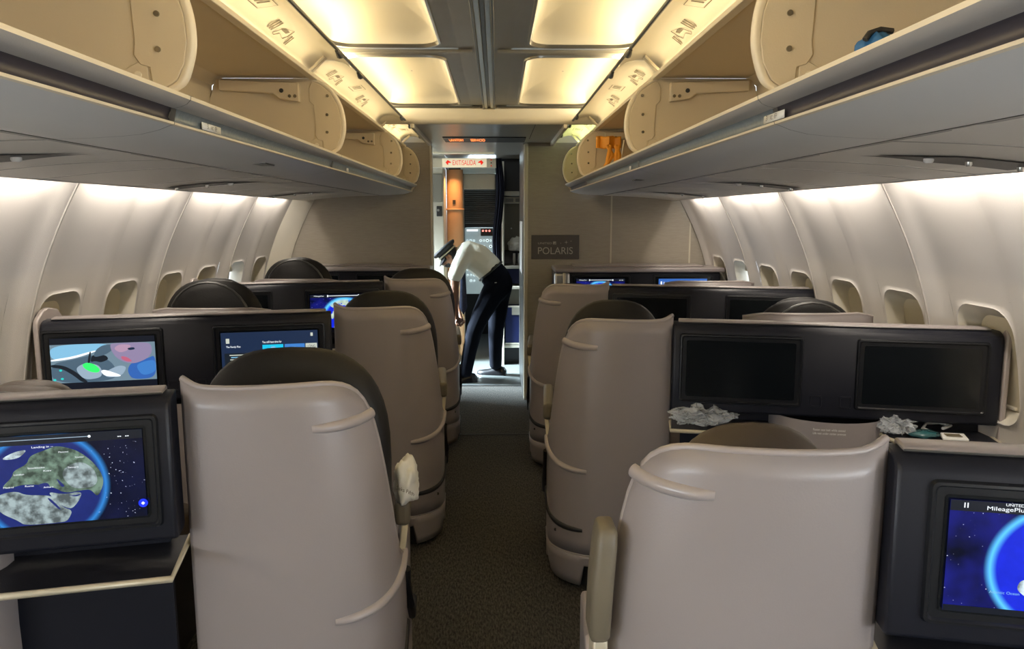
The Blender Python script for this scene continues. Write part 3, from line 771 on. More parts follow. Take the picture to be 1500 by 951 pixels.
def pic_globe_wide(scr, x0, x1, z0, z1, y):
    """day side globe with Europe, Africa and Asia"""
    w, h = x1-x0, z1-z0; asp = w/h
    quad_xz('globe_picture', x0, x1, z0, z1, y, globe_mat(.47, .42, .60, asp, (.012, .022, .15), (.2, .26, .27), (.03, .22, .62), .85, 3.1, 9, .055), scr)
    def q(px, py): return (x0+w*(px+85)/580, z1-h*(py-205)/305)
    L1 = [(30,420),(52,395),(100,388),(130,405),(190,410),(215,420),(235,455),(265,470),(250,500),(236,508),(118,508),(100,490),(50,460)]
    L2 = [(195,398),(240,412),(300,405),(285,440),(262,465),(235,452),(210,425)]
    L3 = [(60,372),(92,342),(98,320),(140,300),(150,272),(200,255),(232,243),(290,262),(330,298),(358,338),(368,380),(345,432),(325,402),(300,402),(245,408),(215,385),(170,372),(120,368),(75,380)]
    L4 = [(65,277),(105,256),(146,250),(120,277),(85,282)]
    L5 = [(150,292),(170,262),(200,255),(190,285),(165,300)]
    L6 = [(300,300),(340,330),(350,375),(330,395),(270,395),(240,350),(250,320)]
    for nm, L, m in (('landmass', L3, 'px_land2'), ('landmass', L1, 'px_land'), ('landmass', L2, 'px_land'), ('ice_sheet', L4, 'px_ice'), ('landmass', L6, 'px_land')):
        base = M[m]
        flat_poly(nm, [q(*p) for p in L], y-.0008 - (.0004 if L is L6 else 0), LANDMAT[m], scr)
    for L in ([(165,372),(195,365),(205,382),(180,388)], [(222,352),(240,372),(248,384),(236,386)], [(190,420),(200,420),(232,462),(224,462)], [(250,412),(272,418),(300,412),(280,424)]):
        flat_poly('sea', [q(*p) for p in L], y-.0016, 'px_sea', scr)
    quad_xz('header_bar', x0, x1, z1-h*.10, z1, y-.0012, 'px_bar', scr)
    quad_xz('progress_line', x0+w*.18, x0+w*.72, z1-h*.048, z1-h*.040, y-.0018, 'px_line', scr)
    for cx in (.18, .72): flat_poly('progress_dot', [(x0+w*cx+.003*cos(k*pi/5), z1-h*.044+.003*sin(k*pi/5)) for k in range(10)], y-.002, 'px_white', scr)
    text('lettering', 'Landing in --', 'px_white', scr, (x0+w*.42, y-.002, z1-h*.145), X_, Z_, w*.11, h*.028)
    text('lettering', '--  --', 'px_white', scr, (x0+w*.87, y-.002, z1-h*.07), X_, Z_, w*.06, h*.01)
    for n_, px, py, l in (('London', 100, 335, 30), ('Moscow', 237, 268, 30), ('Stockholm', 142, 316, 50), ('Tyumen', 285, 290, 28), ('Madrid', 66, 376, 30), ('Kiev', 188, 328, 24), ('Rome', 130, 376, 26), ('Ankara', 184, 384, 30), ('Samara', 262, 322, 32)):
        a = q(px, py); text('lettering', n_, 'px_white', scr, (a[0], y-.0022, a[1]), X_, Z_, w*l/580, .0035)
    a = q(485, 463); flat_poly('round_button', [(a[0]+.0095*cos(k*pi/10), a[1]+.0095*sin(k*pi/10)) for k in range(20)], y-.002, 'px_blue', scr)
    flat_poly('button_mark', [(a[0]+.004*cos(k*pi/2), a[1]+.004*sin(k*pi/2)) for k in range(4)], y-.003, 'px_white', scr)
def land_noise(base, name):
    m = emis(name, base, .8); nt = m.node_tree; b = nt.nodes['Principled BSDF']
    n = nn(nt, 'ShaderNodeTexNoise'); n.inputs['Scale'].default_value = 60; n.inputs['Detail'].default_value = 6
    tc = nn(nt, 'ShaderNodeTexCoord'); nt.links.new(tc.outputs['Object'], n.inputs['Vector'])
    r = nn(nt, 'ShaderNodeValToRGB'); r.color_ramp.elements[0].position = .38; r.color_ramp.elements[1].position = .62
    r.color_ramp.elements[0].color = (*[c*.35 for c in base], 1); r.color_ramp.elements[1].color = (*[min(1, c*1.6) for c in base], 1)
    nt.links.new(n.outputs[0], r.inputs[0]); nt.links.new(r.outputs[0], b.inputs['Emission Color']); return m
LANDMAT = {'px_land': land_noise((.23, .29, .30), 'land_a'), 'px_land2': land_noise((.11, .17, .13), 'land_b'), 'px_ice': land_noise((.45, .55, .6), 'land_ice')}
def pic_globe_blue(scr, x0, x1, z0, z1, y, cx=.5, cy=.1, r=.75, seed=5.2, header='MileagePlus', big=False, thr=.54):
    w, h = x1-x0, z1-z0
    quad_xz('globe_picture', x0, x1, z0, z1, y, globe_mat(cx, cy, r, w/h, (.008, .02, .55), (.4, .5, .42), (.10, .50, .95), 1.0, seed, thr, .055 if big else .08), scr)
    quad_xz('header_bar', x0, x1, z1-h*.095, z1, y-.0012, 'px_bar', scr)
    if big:
        text('lettering', 'II', 'px_white', scr, (x0+w*.055, y-.002, z1-h*.062), X_, Z_, .0065, h*.044)
        text('lettering', 'UNITED', 'px_white', scr, (x0+w*.225, y-.002, z1-h*.026), X_, Z_, w*.075, h*.024)
        quad_xz('globe_emblem', x0+w*.305, x0+w*.322, z1-h*.026, z1-h*.004, y-.002, 'px_shirt2', scr)
        text('lettering', 'MileagePlus', 'px_white', scr, (x0+w*.150, y-.002, z1-h*.082), X_, Z_, w*.165, h*.046)
        flat_poly('progress_dot', [(x0+w*.365+.007*cos(k*pi/6), z1-h*.045+.007*sin(k*pi/6)) for k in range(12)], y-.002, 'px_sky', scr)
        text('lettering', 'Atlantic Ocean', 'px_sky', scr, (x0+w*.185, y-.002, z0+h*.195), X_, Z_, w*.125, h*.024)
        quad_xz('footer_bar', x0, x1, z0, z0+h*.055, y-.0012, 'px_bar', scr)
        q = lambda a, b: (x0+w*(a-.155), z0+h*b)
        flat_poly('landmass', [q(*p) for p in ((.455,.27),(.47,.33),(.53,.35),(.62,.34),(.75,.30),(.75,.12),(.62,.08),(.55,.12),(.50,.17),(.46,.23))], y-.0008, LANDMAT['px_ice'], scr)
        flat_poly('landmass', [q(*p) for p in ((.46,.80),(.50,.86),(.58,.885),(.75,.885),(.78,.80),(.62,.82),(.52,.79))], y-.0008, LANDMAT['px_land'], scr)
    else:
        text('lettering', header, 'px_white', scr, (x0+w*.06, y-.002, z1-h*.07), X_, Z_, w*.15, h*.045)
        quad_xz('progress_line', x0+w*.27, x0+w*.75, z1-h*.05, z1-h*.035, y-.0018, 'px_white', scr)
        for c in (.27, .75): quad_xz('progress_mark', x0+w*c-.003, x0+w*c+.003, z1-h*.075, z1-h*.015, y-.002, 'px_white', scr)
        text('lettering', '-- --', 'px_white', scr, (x0+w*.88, y-.002, z1-h*.06), X_, Z_, w*.08, h*.02)
def pic_film(scr, x0, x1, z0, z1, y):
    """letterboxed film still: a bald man in a blue shirt leaning in a car"""
    w, h = x1-x0, z1-z0
    quad_xz('letterbox', x0, x1, z0, z1, y, 'px_bar', scr)
    fz0, fz1 = z0+h*.13, z1-h*.12; fh = fz1-fz0
    quad_xz('film_frame', x0, x1, fz0, fz1, y-.0008, 'px_grey', scr)
    k = [0]
    def P(pts, m, nm='film_shape'):
        k[0] += 1
        return flat_poly(nm, [(x0+w*a, fz0+fh*b) for a, b in pts], y-.001-.0003*k[0], m, scr)
    P([(0,1),(.60,1),(.42,.80),(.20,.66),(0,.60)], 'px_sky')
    P([(0,.62),(.20,.68),(.42,.83),(.44,.80),(.22,.63),(0,.57)], 'px_white')
    P([(0,.52),(.20,.60),(.44,.74),(.60,.45),(.62,0),(0,0)], 'px_mid')
    P([(0,.50),(.12,.46),(.22,.30),(.30,.10),(.34,0),(.28,0),(.2,.2),(.1,.38),(0,.42)], 'px_dark')
    P([(.22,.36),(.30,.50),(.44,.46),(.48,.28),(.46,.10),(.30,.06)], 'px_line')
    P([(.29,.47),(.34,.52),(.41,.46),(.46,.32),(.44,.24),(.37,.26),(.31,.36)], 'px_green')
    P([(.34,.50),(.37,.80),(.385,.80),(.37,.50)], 'px_dark')
    P([(.37,.52),(.39,.72),(.52,.70),(.55,.58),(.47,.50),(.42,.55)], 'px_dark')
    P([(.40,.64),(.43,.84),(.50,.96),(.60,.97),(.60,.84),(.52,.70)], 'px_mid')
    P([(.48,.22),(.64,.42),(.72,.36),(.66,.12),(.52,.10)], 'px_line')
    P([(.46,.28),(.50,.32),(.66,.15),(.64,.11),(.5,.14)], 'px_white')
    P([(.74,.40),(.80,.52),(.92,.56),(1,.66),(1,.04),(.76,.02),(.72,.24)], 'px_shirt')
    P([(.80,.40),(.90,.50),(1,.52),(1,.20),(.86,.10)], 'px_shirt2')
    P([(.57,.97),(.58,.80),(.62,.62),(.70,.48),(.80,.44),(.92,.56),(.97,.72),(.97,.92),(.92,1),(.60,1)], 'px_skin')
    P([(.60,.86),(.66,.97),(.78,.94),(.74,.80),(.66,.74)], 'px_skin2')
    P([(.67,.66),(.73,.62),(.78,.50),(.72,.50),(.67,.58)], 'px_red')
    P([(.73,.86),(.80,.88),(.81,.82),(.75,.80)], 'px_navy')
    for a, b in ((.09, .34), (.10, .12), (.03, .10)): P([(a+.015*cos(q*pi/4), b+.03*sin(q*pi/4)) for q in range(8)], 'px_teal')
def pic_menu(scr, x0, x1, z0, z1, y):
    """film menu: title at left and three posters"""
    w, h = x1-x0, z1-z0
    quad_xz('menu_background', x0, x1, z0, z1, y, 'px_navy', scr)
    quad_xz('credits_panel', x0+w*.03, x0+w*.38, z0+h*.10, z0+h*.58, y-.0008, 'px_dark', scr)
    text('lettering', 'The Family Plan', 'px_white', scr, (x0+w*.05, y-.0012, z1-h*.32), X_, Z_, w*.145, h*.05)
    quad_xz('menu_icon', x0+w*.05, x0+w*.085, z1-h*.22, z1-h*.12, y-.0012, 'px_cream', scr)
    text('lettering', 'You still have time for', 'px_white', scr, (x0+w*.42, y-.0012, z1-h*.235), X_, Z_, w*.20, h*.045)
    quad_xz('close_icon', x0+w*.925, x0+w*.95, z1-h*.12, z1-h*.05, y-.0012, 'px_cream', scr)
    for i in range(9):
        ww = (.25, .22, .24, .12, .16, .10, .12, .18, .15)[i]
        quad_xz('credit_line', x0+w*(.205-ww/2), x0+w*(.205+ww/2), z0+h*(.53-.045*i), z0+h*(.548-.045*i), y-.0015, 'px_sky' if i % 2 else 'px_cream', scr)
    for i, (a, b, m) in enumerate(((.42, .635, 'px_cyan'), (.65, .86, 'px_shirt2'), (.87, .99, 'px_cream'))):
        quad_xz('poster', x0+w*a, x0+w*b, z0+h*.12, z1-h*.27, y-.0008, m, scr)
    def P(pts, m, nm, k=1): return flat_poly(nm, [(x0+w*a, z0+h*b) for a, b in pts], y-.001-.0004*k, m, scr)
    P([(.46,.20),(.47,.46),(.53,.58),(.60,.48),(.61,.20)], 'px_cream', 'poster_face')
    P([(.46,.42),(.49,.56),(.56,.60),(.61,.44),(.58,.50),(.52,.52)], 'px_dark', 'poster_hair', 2)
    for cx in (.505, .565): P([(cx+.012*cos(q*pi/4), .41+.02*sin(q*pi/4)) for q in range(8)], 'px_dark', 'poster_eye', 3)
    P([(.51,.29),(.56,.30),(.56,.28),(.51,.27)], 'px_red', 'poster_mouth', 3)
    P([(.50,.65),(.51,.69),(.55,.69),(.56,.65)], 'px_sky', 'poster_mark', 2)
    for i in range(4):
        c = .69+.043*i
        P([(c-.02, .2), (c-.02, .40), (c, .58-.03*(i % 2)), (c+.02, .40), (c+.02, .2)], 'px_deep' if i % 2 else 'px_sky', 'poster_figure', 2+i)
    P([(.665,.42),(.69,.62),(.755,.68),(.82,.62),(.85,.42),(.81,.56),(.755,.62),(.70,.56)], 'px_sky', 'poster_arc', 1)
    P([(.89,.2),(.90,.44),(.93,.56),(.96,.44),(.97,.2)], 'px_dark', 'poster_figure', 2)
    text('lettering', 'LONG', 'px_dark', scr, (x0+w*.885, y-.002, z1-h*.36), X_, Z_, w*.09, h*.06)
def pic_map(scr, x0, x1, z0, z1, y):
    w, h = x1-x0, z1-z0
    quad_xz('menu_background', x0, x1, z0, z1, y, 'px_deep', scr)
    quad_xz('header_bar', x0, x1, z1-h*.30, z1, y-.0008, 'px_shirt', scr)
    text('lettering', 'New Releases', 'px_white', scr, (x0+w*.10, y-.0012, z1-h*.21), X_, Z_, w*.22, h*.10)
    quad_xz('header_icon', x0+w*.04, x0+w*.07, z1-h*.22, z1-h*.1, y-.0012, 'px_white', scr)
    quad_xz('back_tile', x0, x0+w*.05, z0, z1-h*.40, y-.0012, 'px_white', scr)
    for i, m in enumerate(('px_dark', 'px_red', 'px_mid', 'px_cyan', 'px_white')):
        quad_xz('poster', x0+w*(.08+.18*i), x0+w*(.24+.18*i), z0+h*.05, z1-h*.42, y-.001, m, scr)

# ---- console ---------------------------------------------------------------
def console(s, x, y, rz, label, pics, length=1.10, su=.240, group='screen consoles between the seat shells'):
    """s: +1 when the wall lies toward +x (right side of the cabin); pics: (aisle picture, window picture)"""
    r = empty('screen_console', (x, y, 0), rz, label=label, cat='console', group=group)
    L = length
    # face with rounded top edge; slightly raked
    prof = [(.055, .748), (.002, .752), (-.004, .760), (.004, 1.050), (.010, 1.062), (.022, 1.070), (.040, 1.076), (.085, 1.078), (.085, .75)]
    def face_y(z): return -.004+(z-.760)*.0276
    n = 24; rings = []
    holes = [(su, .915, .430, .255), (.845, .915, .425, .255)]
    # build body as loft with end taper
    for u, k in ((0, .0), (.006, .006), (L-.006, .006), (L, 0)):
        rings.append([(s*u, (yy if (k or yy > .05) else yy+.006), z) for yy, z in prof])
    body = MB().loft(rings).build('console_body', 'console', r, bevel=.004, smooth=40)
    # raised border ring round the face
    def fr(cx, cz, w, h, rr, dy):
        return [(s*(cx+p[0]), face_y(cz+p[1])-dy, cz+p[1]) for p in rrect(w, h, rr, 4)]
    order = [0, 1]
    for idx, (cx, cz, w, h) in enumerate(holes):
        fr_ = MB().grid([fr(cx, cz, w, h, .012, .0005), fr(cx, cz, w-.006, h-.006, .011, .008), fr(cx, cz, w-.016, h-.016, .009, .0085), fr(cx, cz, w-.024, h-.024, .008, .003)], True).build('screen', 'bezel', r, smooth=50)
        MB().add(fr(cx, cz, w-.022, h-.022, .008, .0032), [tuple(range(20))]).build('frame_plate', 'bezel', fr_)
        sw, sh_ = w-.062, h-.060
        yy = face_y(cz)-.0052
        MB().add([(s*(cx+p[0]), face_y(cz+p[1])-.0048, cz+p[1]) for p in rrect(sw+.012, sh_+.012, .006, 3)], [tuple(range(16))]).build('glass', 'glass', fr_)
        pic = pics[idx]
        if pic:
            x0 = s*cx-sw/2; x1 = s*cx+sw/2
            # pictures lie on the face: pivot so they follow the rake
            piv = empty('picture_mount'); piv.parent = fr_
            bpy.data.objects.remove(piv)
            start = set(bpy.data.objects)
            pic(fr_, x0, x1, cz-sh_/2, cz+sh_/2, yy-.004)
            for o in set(bpy.data.objects)-start:
                for v in o.data.vertices:
                    v.co.y += (v.co.z-cz)*.0276
    for u in (.505, .605):
        MB().grid([fr(u, .812, .042, .042, .006, .0), fr(u, .812, .040, .040, .006, .003), fr(u, .812, .034, .034, .005, .003), fr(u, .812, .032, .032, .005, .0005)], True).build('latch_button', 'console', body, smooth=50)
    # pale top ledge
    prof2 = [(.040, 1.076), (.041, 1.082), (.048, 1.086), (.088, 1.087), (.095, 1.084), (.095, 1.05), (.086, 1.05), (.086, 1.076)]
    MB().loft([[(s*(u), yy, z) for yy, z in prof2] for u in (.02, L-.03)]).build('top_ledge', 'shell', r, bevel=.003)
    MB().tube([(s*.02, .0385, 1.079), (s*(L-.03), .0385, 1.079)], .0022, 6).build('ledge_bead', 'metal_dark', r)
    # outboard wing, rises above the panel and wraps its end
    wing = [(-.005, .20), (-.008, .70), (-.004, 1.062), (.005, 1.082), (.03, 1.094), (.07, 1.112), (.12, 1.118), (.22, 1.10), (.30, 1.04), (.30, .20)]
    MB().loft([[(s*(L+a), yy, z) for yy, z in wing] for a in (.002, .020)]).build('end_wing', 'shell_trim', r, bevel=.005)
    # moulded centre column below, between two shelves
    rows = []
    for z, k in ((.01, 1.06), (.3, 1.0), (.55, .98), (.752, 1.0)):
        rows.append([(s*(.56+.20*k*cos(pi*j/16)*-1), .085-.155*k*sin(pi*j/16), z) for j in range(17)])
    col = MB().grid(rows).build('center_column', 'shell', r, smooth=70)
    # shelves with pale edges
    for nm, ua, ub in (('a', -.0, .47), ('b', .70, L)):
        inner = ub if nm == 'a' else ua; outer = ua if nm == 'a' else ub
        sgn = 1 if nm == 'a' else -1
        pts = [(outer, .14), (outer, -.085)]
        # curve around the column
        for j in range(7):
            q = j/6
            pts.append((inner-sgn*.09+sgn*.06*sin(q*pi/2), -.085+.11*(1-cos(q*pi/2))))
        pts.append((inner, .14))
        sh = MB().loft([[(s*a, b, .694) for a, b in pts], [(s*a, b, .702) for a, b in pts]]).build('tray_shelf', 'console', r)
        MB().tube([(s*a, b, .699) for a, b in pts[:-1]], .0075, 6).build('shelf_edge', 'champagne', sh, smooth=80)
    MB().box(s*.04, s*L, .105, .125, .02, .75).build('back_panel', 'console', r)
    for u in (.1, .9):
        MB().box(s*(u-.13), s*(u+.13), .04, .10, .10, .40).build('footwell_pad', 'cushion', r, bevel=.03, seg=3)
    return r

TH = R(12.3)
# --- left side (wall toward -x): consoles run outboard and aft
gw = pic_globe_wide
cL = [console(-1, -.672, 1.585, TH, 'black console at the lower left with a large globe map on its screen', (gw, None), 1.08),
      console(-1, -.628, 2.985, TH, 'black console at left with a film playing beside a film menu', (pic_menu, pic_film), 1.06),
      console(-1, -.628, 4.39, TH, 'black console at left with one dark screen and one bright blue globe', (lambda *a: pic_globe_blue(*a, cx=.52, cy=.25, r=.62, seed=2.0), None), 1.06)]
cR = [console(1, .722, 1.19, -TH, 'black console at the lower right edge with a blue ocean globe and MileagePlus header', (lambda *a: pic_globe_blue(*a, cx=.47, cy=.43, r=.54, big=True, seed=8.0, thr=9), None), 1.06, su=.268),
      console(1, .690, 2.665, -TH, 'wide black console at right with two switched-off screens above plastic bags', (None, None), 1.10),
      console(1, .662, 4.09, -TH, 'black console at right with two dark screens, forward of the wider switched-off one', (None, None), 1.10)]
text('lettering', 'Fasten seat belt while seated', 'white', cR[1], (.485, -.085, .728), X_, Z_, .105, .008, lift=.004)
text('lettering', 'Life vest under center armrest', 'white', cR[1], (.485, -.085, .715), X_, Z_, .108, .008, lift=.004)

seatL = [seat(1, -.668, 1.655, 'grey shelled aisle seat nearest on the left, with a black arched headrest', R(5), 1.065),
         seat(1, -.632, 3.085, 'grey shelled aisle seat second on the left, beside the film screens', R(5), 1.0),
         seat(1, -.632, 4.48, 'grey shelled aisle seat third on the left, closest to the bending pilot', R(5), 1.0)]
seatR = [seat(-1, .722, 1.235, 'large grey shelled aisle seat nearest on the right, cropped by the bottom edge', R(-4), 1.10, cush='cushion_brown', htop=1.062, hx=.165, hw=.33, dz=.020, arm=False),
         seat(-1, .692, 2.70, 'grey shelled aisle seat second on the right, full height shell with dark rub strip', R(-4), 1.02, hx=.195, hw=.40, htop=1.142),
         seat(-1, .664, 4.10, 'grey shelled aisle seat third on the right, in front of the bulkhead plaque', R(-4), .98, htop=1.08, hw=.38)]
# window seats: only rims and headrests rise above the consoles
def window_seat(s, x, y, label, htop, cush='cushion', zr=1.05):
    r = empty('window_seat', (x, y, 0), R(0), label=label, cat='seat', group='window seats behind the consoles')
    rows = []
    for zq in (.18, .55, .82, .95, 1.0):
        rows.append([((-.27+.54*j/14), -.05+.06*abs(-1+2*j/14)**2.5+.02*zq, zq*(zr-.06*max(0, abs(-1+2*j/14)-.75)*zq**6)) for j in range(15)])
    MB().grid(rows).build('shell', 'shell', r, smooth=70, solid=.014)
    MB().tube([p for p in rows[-1]], .008, 6).build('rim', 'shell_trim', r, smooth=80)
    arch_cushion(1, 0, .04, .48, .42, htop, .09, 'back_cushion', cush, r, lean=.03)
    arch_cushion(1, 0, .095, .36, .85, htop+.004, .07, 'headrest', cush, r, lean=.03)
    MB().tube([(.20*cos(pi*k/16), -.008, htop-.30+.292*(sin(pi*k/16)**.75)) for k in range(1, 16)], .006, 6).build('piping', 'metal_dark', r)
    MB().box(-.24, .24, .1, .58, .36, .48).build('seat_cushion', cush, r, bevel=.04, seg=4)
    MB().box(-.22, .22, .12, .55, .0, .36).build('seat_base', 'black', r)
    return r
window_seat(-1, -1.25, 1.93, 'window seat at the far left edge, brown headrest top showing over the globe console', 1.015, 'cushion_brown', zr=.98)
window_seat(-1, -1.275, 3.40, 'window seat with a dark ribbed headrest rising behind the film console', 1.175, zr=1.045)
window_seat(-1, -1.25, 4.78, 'window seat with a dark headrest, farthest on the left, beside the bright open window', 1.195, zr=1.06)
window_seat(1, 1.33, 2.98, 'window seat at right, low dark headrest showing behind the two switched-off screens', 1.125, zr=1.07)
window_seat(1, 1.33, 4.42, 'window seat at right behind the forward dark screens, only the pale rim visible', 1.03, zr=1.075)

# bulkhead consoles
def bulk_console(s, x0, x1, z, label, pics, ya):
    r = empty('bulkhead_console', (0, 0, 0), label=label, cat='console', group='screen consoles fixed to the bulkhead')
    MB().box(s*x0, s*x1, ya, YB-.02, .02, z-.045).build('console_body', 'console', r, bevel=.01)
    MB().box(s*(x0-.005), s*(x1+.03), ya-.02, YB-.012, z-.045, z-.012).build('top_ledge', 'shell', r, bevel=.01, seg=3)
    MB().box(s*(x0+.15), s*(x1-.1), ya+.10, YB-.012, z-.012, z).build('top_cap', 'shell_trim', r, bevel=.006)
    MB().box(s*(x0-.008), s*(x0+.11), ya-.012, ya+.03, .02, z-.045).build('end_post', 'metal', r, bevel=.02, seg=3)
    MB().box(s*(x0+.055), s*(x0+.075), ya-.018, ya, .02, z-.045).build('post_strip', 'champagne', r, bevel=.004)
    for i, (cx, pic) in enumerate(pics):
        w, h = .44, .25
        def fr(w, h, rr, dy): return [(s*cx+p[0], ya-dy, z-.19+p[1]) for p in rrect(w, h, rr, 4)]
        f = MB().grid([fr(w, h, .012, .0), fr(w-.006, h-.006, .011, .008), fr(w-.02, h-.02, .009, .008), fr(w-.026, h-.026, .008, .002)], True).build('screen', 'bezel', r, smooth=50)
        MB().add(fr(w-.024, h-.024, .008, .0025), [tuple(range(20))]).build('glass', 'glass', f)
        if pic: pic(f, s*cx-.18, s*cx+.18, z-.19-.1, z-.19+.098, ya-.006)
    return r
bulk_console(1, .475, 1.70, 1.098, 'bulkhead console at right with two lit blue screens', ((.81, lambda *a: pic_globe_blue(*a, cx=.5, cy=.38, r=.52, seed=1.0)), (1.42, pic_map)), 5.44)
bulk_console(-1, .46, 1.48, 1.098, 'bulkhead console at left with dark screens and a metal end post', ((.80, None), (1.36, None)), 5.60)

# ================================================================ small things
# raised armrest of the nearest right seat
ar = empty('raised_armrest', (.240, 1.33, 0), label='olive padded armrest standing upright beside the nearest right seat', cat='armrest')
MB().loft([[(x*k+ox, y*k, z) for x, y in rrect(.040, .085, .012, 3)] for z, k, ox in ((.668, .8, -.002), (.68, 1, -.002), (.78, 1.04, .002), (.86, 1.0, .008), (.885, .9, .010), (.893, .7, .010))]).build('pad', 'arm', ar, smooth=60)
MB().box(-.014, .014, -.03, .035, .02, .668).build('bracket', 'champagne', ar, bevel=.004)
# crumpled pouch on the nearest left armrest
def crumple(name, loc, sx, sy, sz, m, seed, label=None, cat=None, amp=.35, group=None, sub=4, parent=None, freq=2.2):
    from mathutils import noise
    bm = bmesh.new(); bmesh.ops.create_icosphere(bm, subdivisions=sub, radius=1)
    for v in bm.verts:
        p = v.co.copy(); n = noise.noise(p*freq+Vector((seed, 0, 0)))*1.2+abs(noise.noise(p*freq*2.3+Vector((0, seed, 0))))*.8
        p *= 1+amp*n
        v.co = Vector((p.x*sx, p.y*sy, max(p.z, -.75)*sz))
    if m == 'film':
        for v in bm.verts: v.co += Vector((noise.noise(v.co*38), noise.noise(v.co*38+Vector((5, 0, 0))), noise.noise(v.co*38+Vector((0, 9, 0)))))*.016
    zm = min(v.co.z for v in bm.verts)
    for v in bm.verts: v.co.z -= zm
    me = bpy.data.meshes.new(name); bm.to_mesh(me); bm.free()
    if m == 'film': me.shade_flat()
    else: me.shade_smooth()
    me.materials.append(M[m] if isinstance(m, str) else m)
    o = bpy.data.objects.new(name, me); C.objects.link(o); o.location = loc
    if parent: o.parent = parent
    if label: tag(o, label, cat, group)
    return o
po = crumple('fabric_pouch', (-.205, 1.93, .710), .034, .06, .062, 'cloth', 3, 'crumpled white fabric pouch lying on the nearest left armrest', 'pouch', .30, freq=1.7)
text('lettering', 'Saks Fifth', 'inkgrey', po, (-.012, -.078, .055), (.95, -.25, -.3), (.2, 0, 1), .05, .010, lift=.006)
# plastic wrapped items on the shelves of the wide right console
def on_shelf(u, v, s=1):
    o = cR[1]; return (o.location.x+u*cos(-TH)-v*sin(-TH), o.location.y+u*sin(-TH)+v*cos(-TH), .708)
cR[0].location.z = -.012
x, y, z = on_shelf(.115, -.015); b1 = crumple('plastic_bag', (x, y, z), .105, .055, .032, 'film', 5, 'clear crinkled plastic bag on the left shelf under the switched-off screens', 'bag', .30, 'plastic wrapped items', 5, freq=4)
x, y, z = on_shelf(.775, .0); b2 = crumple('plastic_bag', (x, y, z), .055, .045, .030, 'film', 9, 'small clear plastic bag on the right shelf next to the teal packet', 'bag', .35, 'plastic wrapped items', 5, freq=4)
M['teal'] = mat('teal_film', (.03, .12, .13), .2, coat=1)
x, y, z = on_shelf(.865, -.02); crumple('teal_packet', (x, y, z), .05, .03, .012, 'teal', 12, 'glossy dark teal packet on the right shelf beside the clear bag', 'packet', .3, None, 3)
x, y, z = on_shelf(.95, -.035)
hd = empty('earphone_card', (x, y, z), -TH, label='white boxed packet with tiny print on the right shelf', cat='packet')
MB().loft([[(-.04, -.025, .001), (.04, -.03, .001), (.045, .03, .001), (-.03, .03, .001)], [(-.04, -.025, .010), (.04, -.03, .010), (.045, .03, .014), (-.03, .03, .014)]]).build('card', 'white', hd, bevel=.002)
for k in range(3): MB().box(-.025, .025, -.015+.012*k, -.011+.012*k, .013, .0155).build('print_line', 'inkgrey', hd)
x, y, z = on_shelf(.92, .01)
lp = MB().tube([(x-.03, y-.01, z+.012), (x-.045, y+.02, z+.018), (x-.02, y+.045, z+.03), (x+.03, y+.05, z+.03), (x+.06, y+.03, z+.024), (x+.02, y+.01, z+.02)], .006, 6).build('cable_loop', 'white', smooth=80)
tag(lp, 'white loop of headphone band lying behind the boxed packet', 'cable')
# orange straps in the third right bin
os_ = empty('orange_strap_bundle', (.70, 4.50, 1.70), label='bright orange life vest straps hanging in the far right bin', cat='life vest')
MB().grid([[(-.06+.14*i/6, .02*sin(i*1.7), .235-.01*j+.004*sin(i*2+j)) for i in range(7)] for j in range(8)]).build('folded_vest', 'vest', os_, smooth=80, solid=.012)
for k, (a, b, c) in enumerate(((.02, -.01, .05), (.05, .02, -.01), (.0, .03, .02), (.07, -.02, .03))):
    MB().tube([(a, -.02, .18), (a+b, -.035, .12), (a-c*.5, -.04, .06), (a+c, -.03, .015)], [.012, .017, .015, .012], 6).build('strap', 'vest', os_, smooth=80)
MB().tube([(.10, -.03, .21), (.085, -.04, .12), (.075, -.04, .05), (.06, -.04, .01)], .006, 6).build('cord', 'bin_edge', os_, smooth=80)
# blue bag in the nearest right bin
bb = crumple('blue_bag', (.665, 1.25, 1.705), .030, .035, .034, 'bluebag', 21, 'blue soft bag with black zip edge peeking over the bin lip at upper right', 'bag', .15, None, 4)
MB().tube([(-.026, -.016, .045), (-.018, -.014, .056), (0, -.010, .062), (.022, -.008, .060)], .005, 6).build('zip_edge', 'ink', bb, smooth=80)

# ================================================================ vestibule, galley and cockpit
ex = empty('exit_sign', (-.255, 6.88, 1.945), label='cream sign beam with red EXIT/SALIDA lettering above the passage', cat='sign')
MB().box(-.30, .295, 0, .06, -.045, .040).build('beam', 'cream', ex, bevel=.004)
MB().box(-.195, .21, -.008, .0, -.042, .037).build('face', 'signface', ex, bevel=.002)
text('lettering', 'EXIT/SALIDA', 'red', ex, (-.10, -.0085, -.024), X_, Z_, .21, .045)
def arrow(cx, d):
    pts = [(cx, .0), (cx+d*.018, .021), (cx+d*.025, .018), (cx+d*.0115, .003), (cx+d*.05, .003), (cx+d*.05, -.003), (cx+d*.0115, -.003), (cx+d*.025, -.018), (cx+d*.018, -.021)]
    flat_poly('arrow', pts, -.0092, 'red', ex)
arrow(-.165, 1); arrow(.18, -1)
for k in range(3): MB().disc((.25, -.002, -.028+.026*k), .006, 'y', .004).build('indicator', 'red' if k != 1 else 'ink', ex)
fx_ = MB().box(-.52, .02, 6.66, 6.74, 2.010, 2.022).build('ceiling_lamp', mat('dim_lens', (.6, .56, .42), .5, emit=(1, .9, .6), estr=.15), None, bevel=.004); tag(fx_, 'long flat pale ceiling lamp just aft of the exit sign', 'lamp')
v = empty('wall_vestibule', kind='structure')
MB().box(-.62, .6, 6.95, 9.2, 2.06, 2.10).build('ceiling_panel', 'lowceil', v)
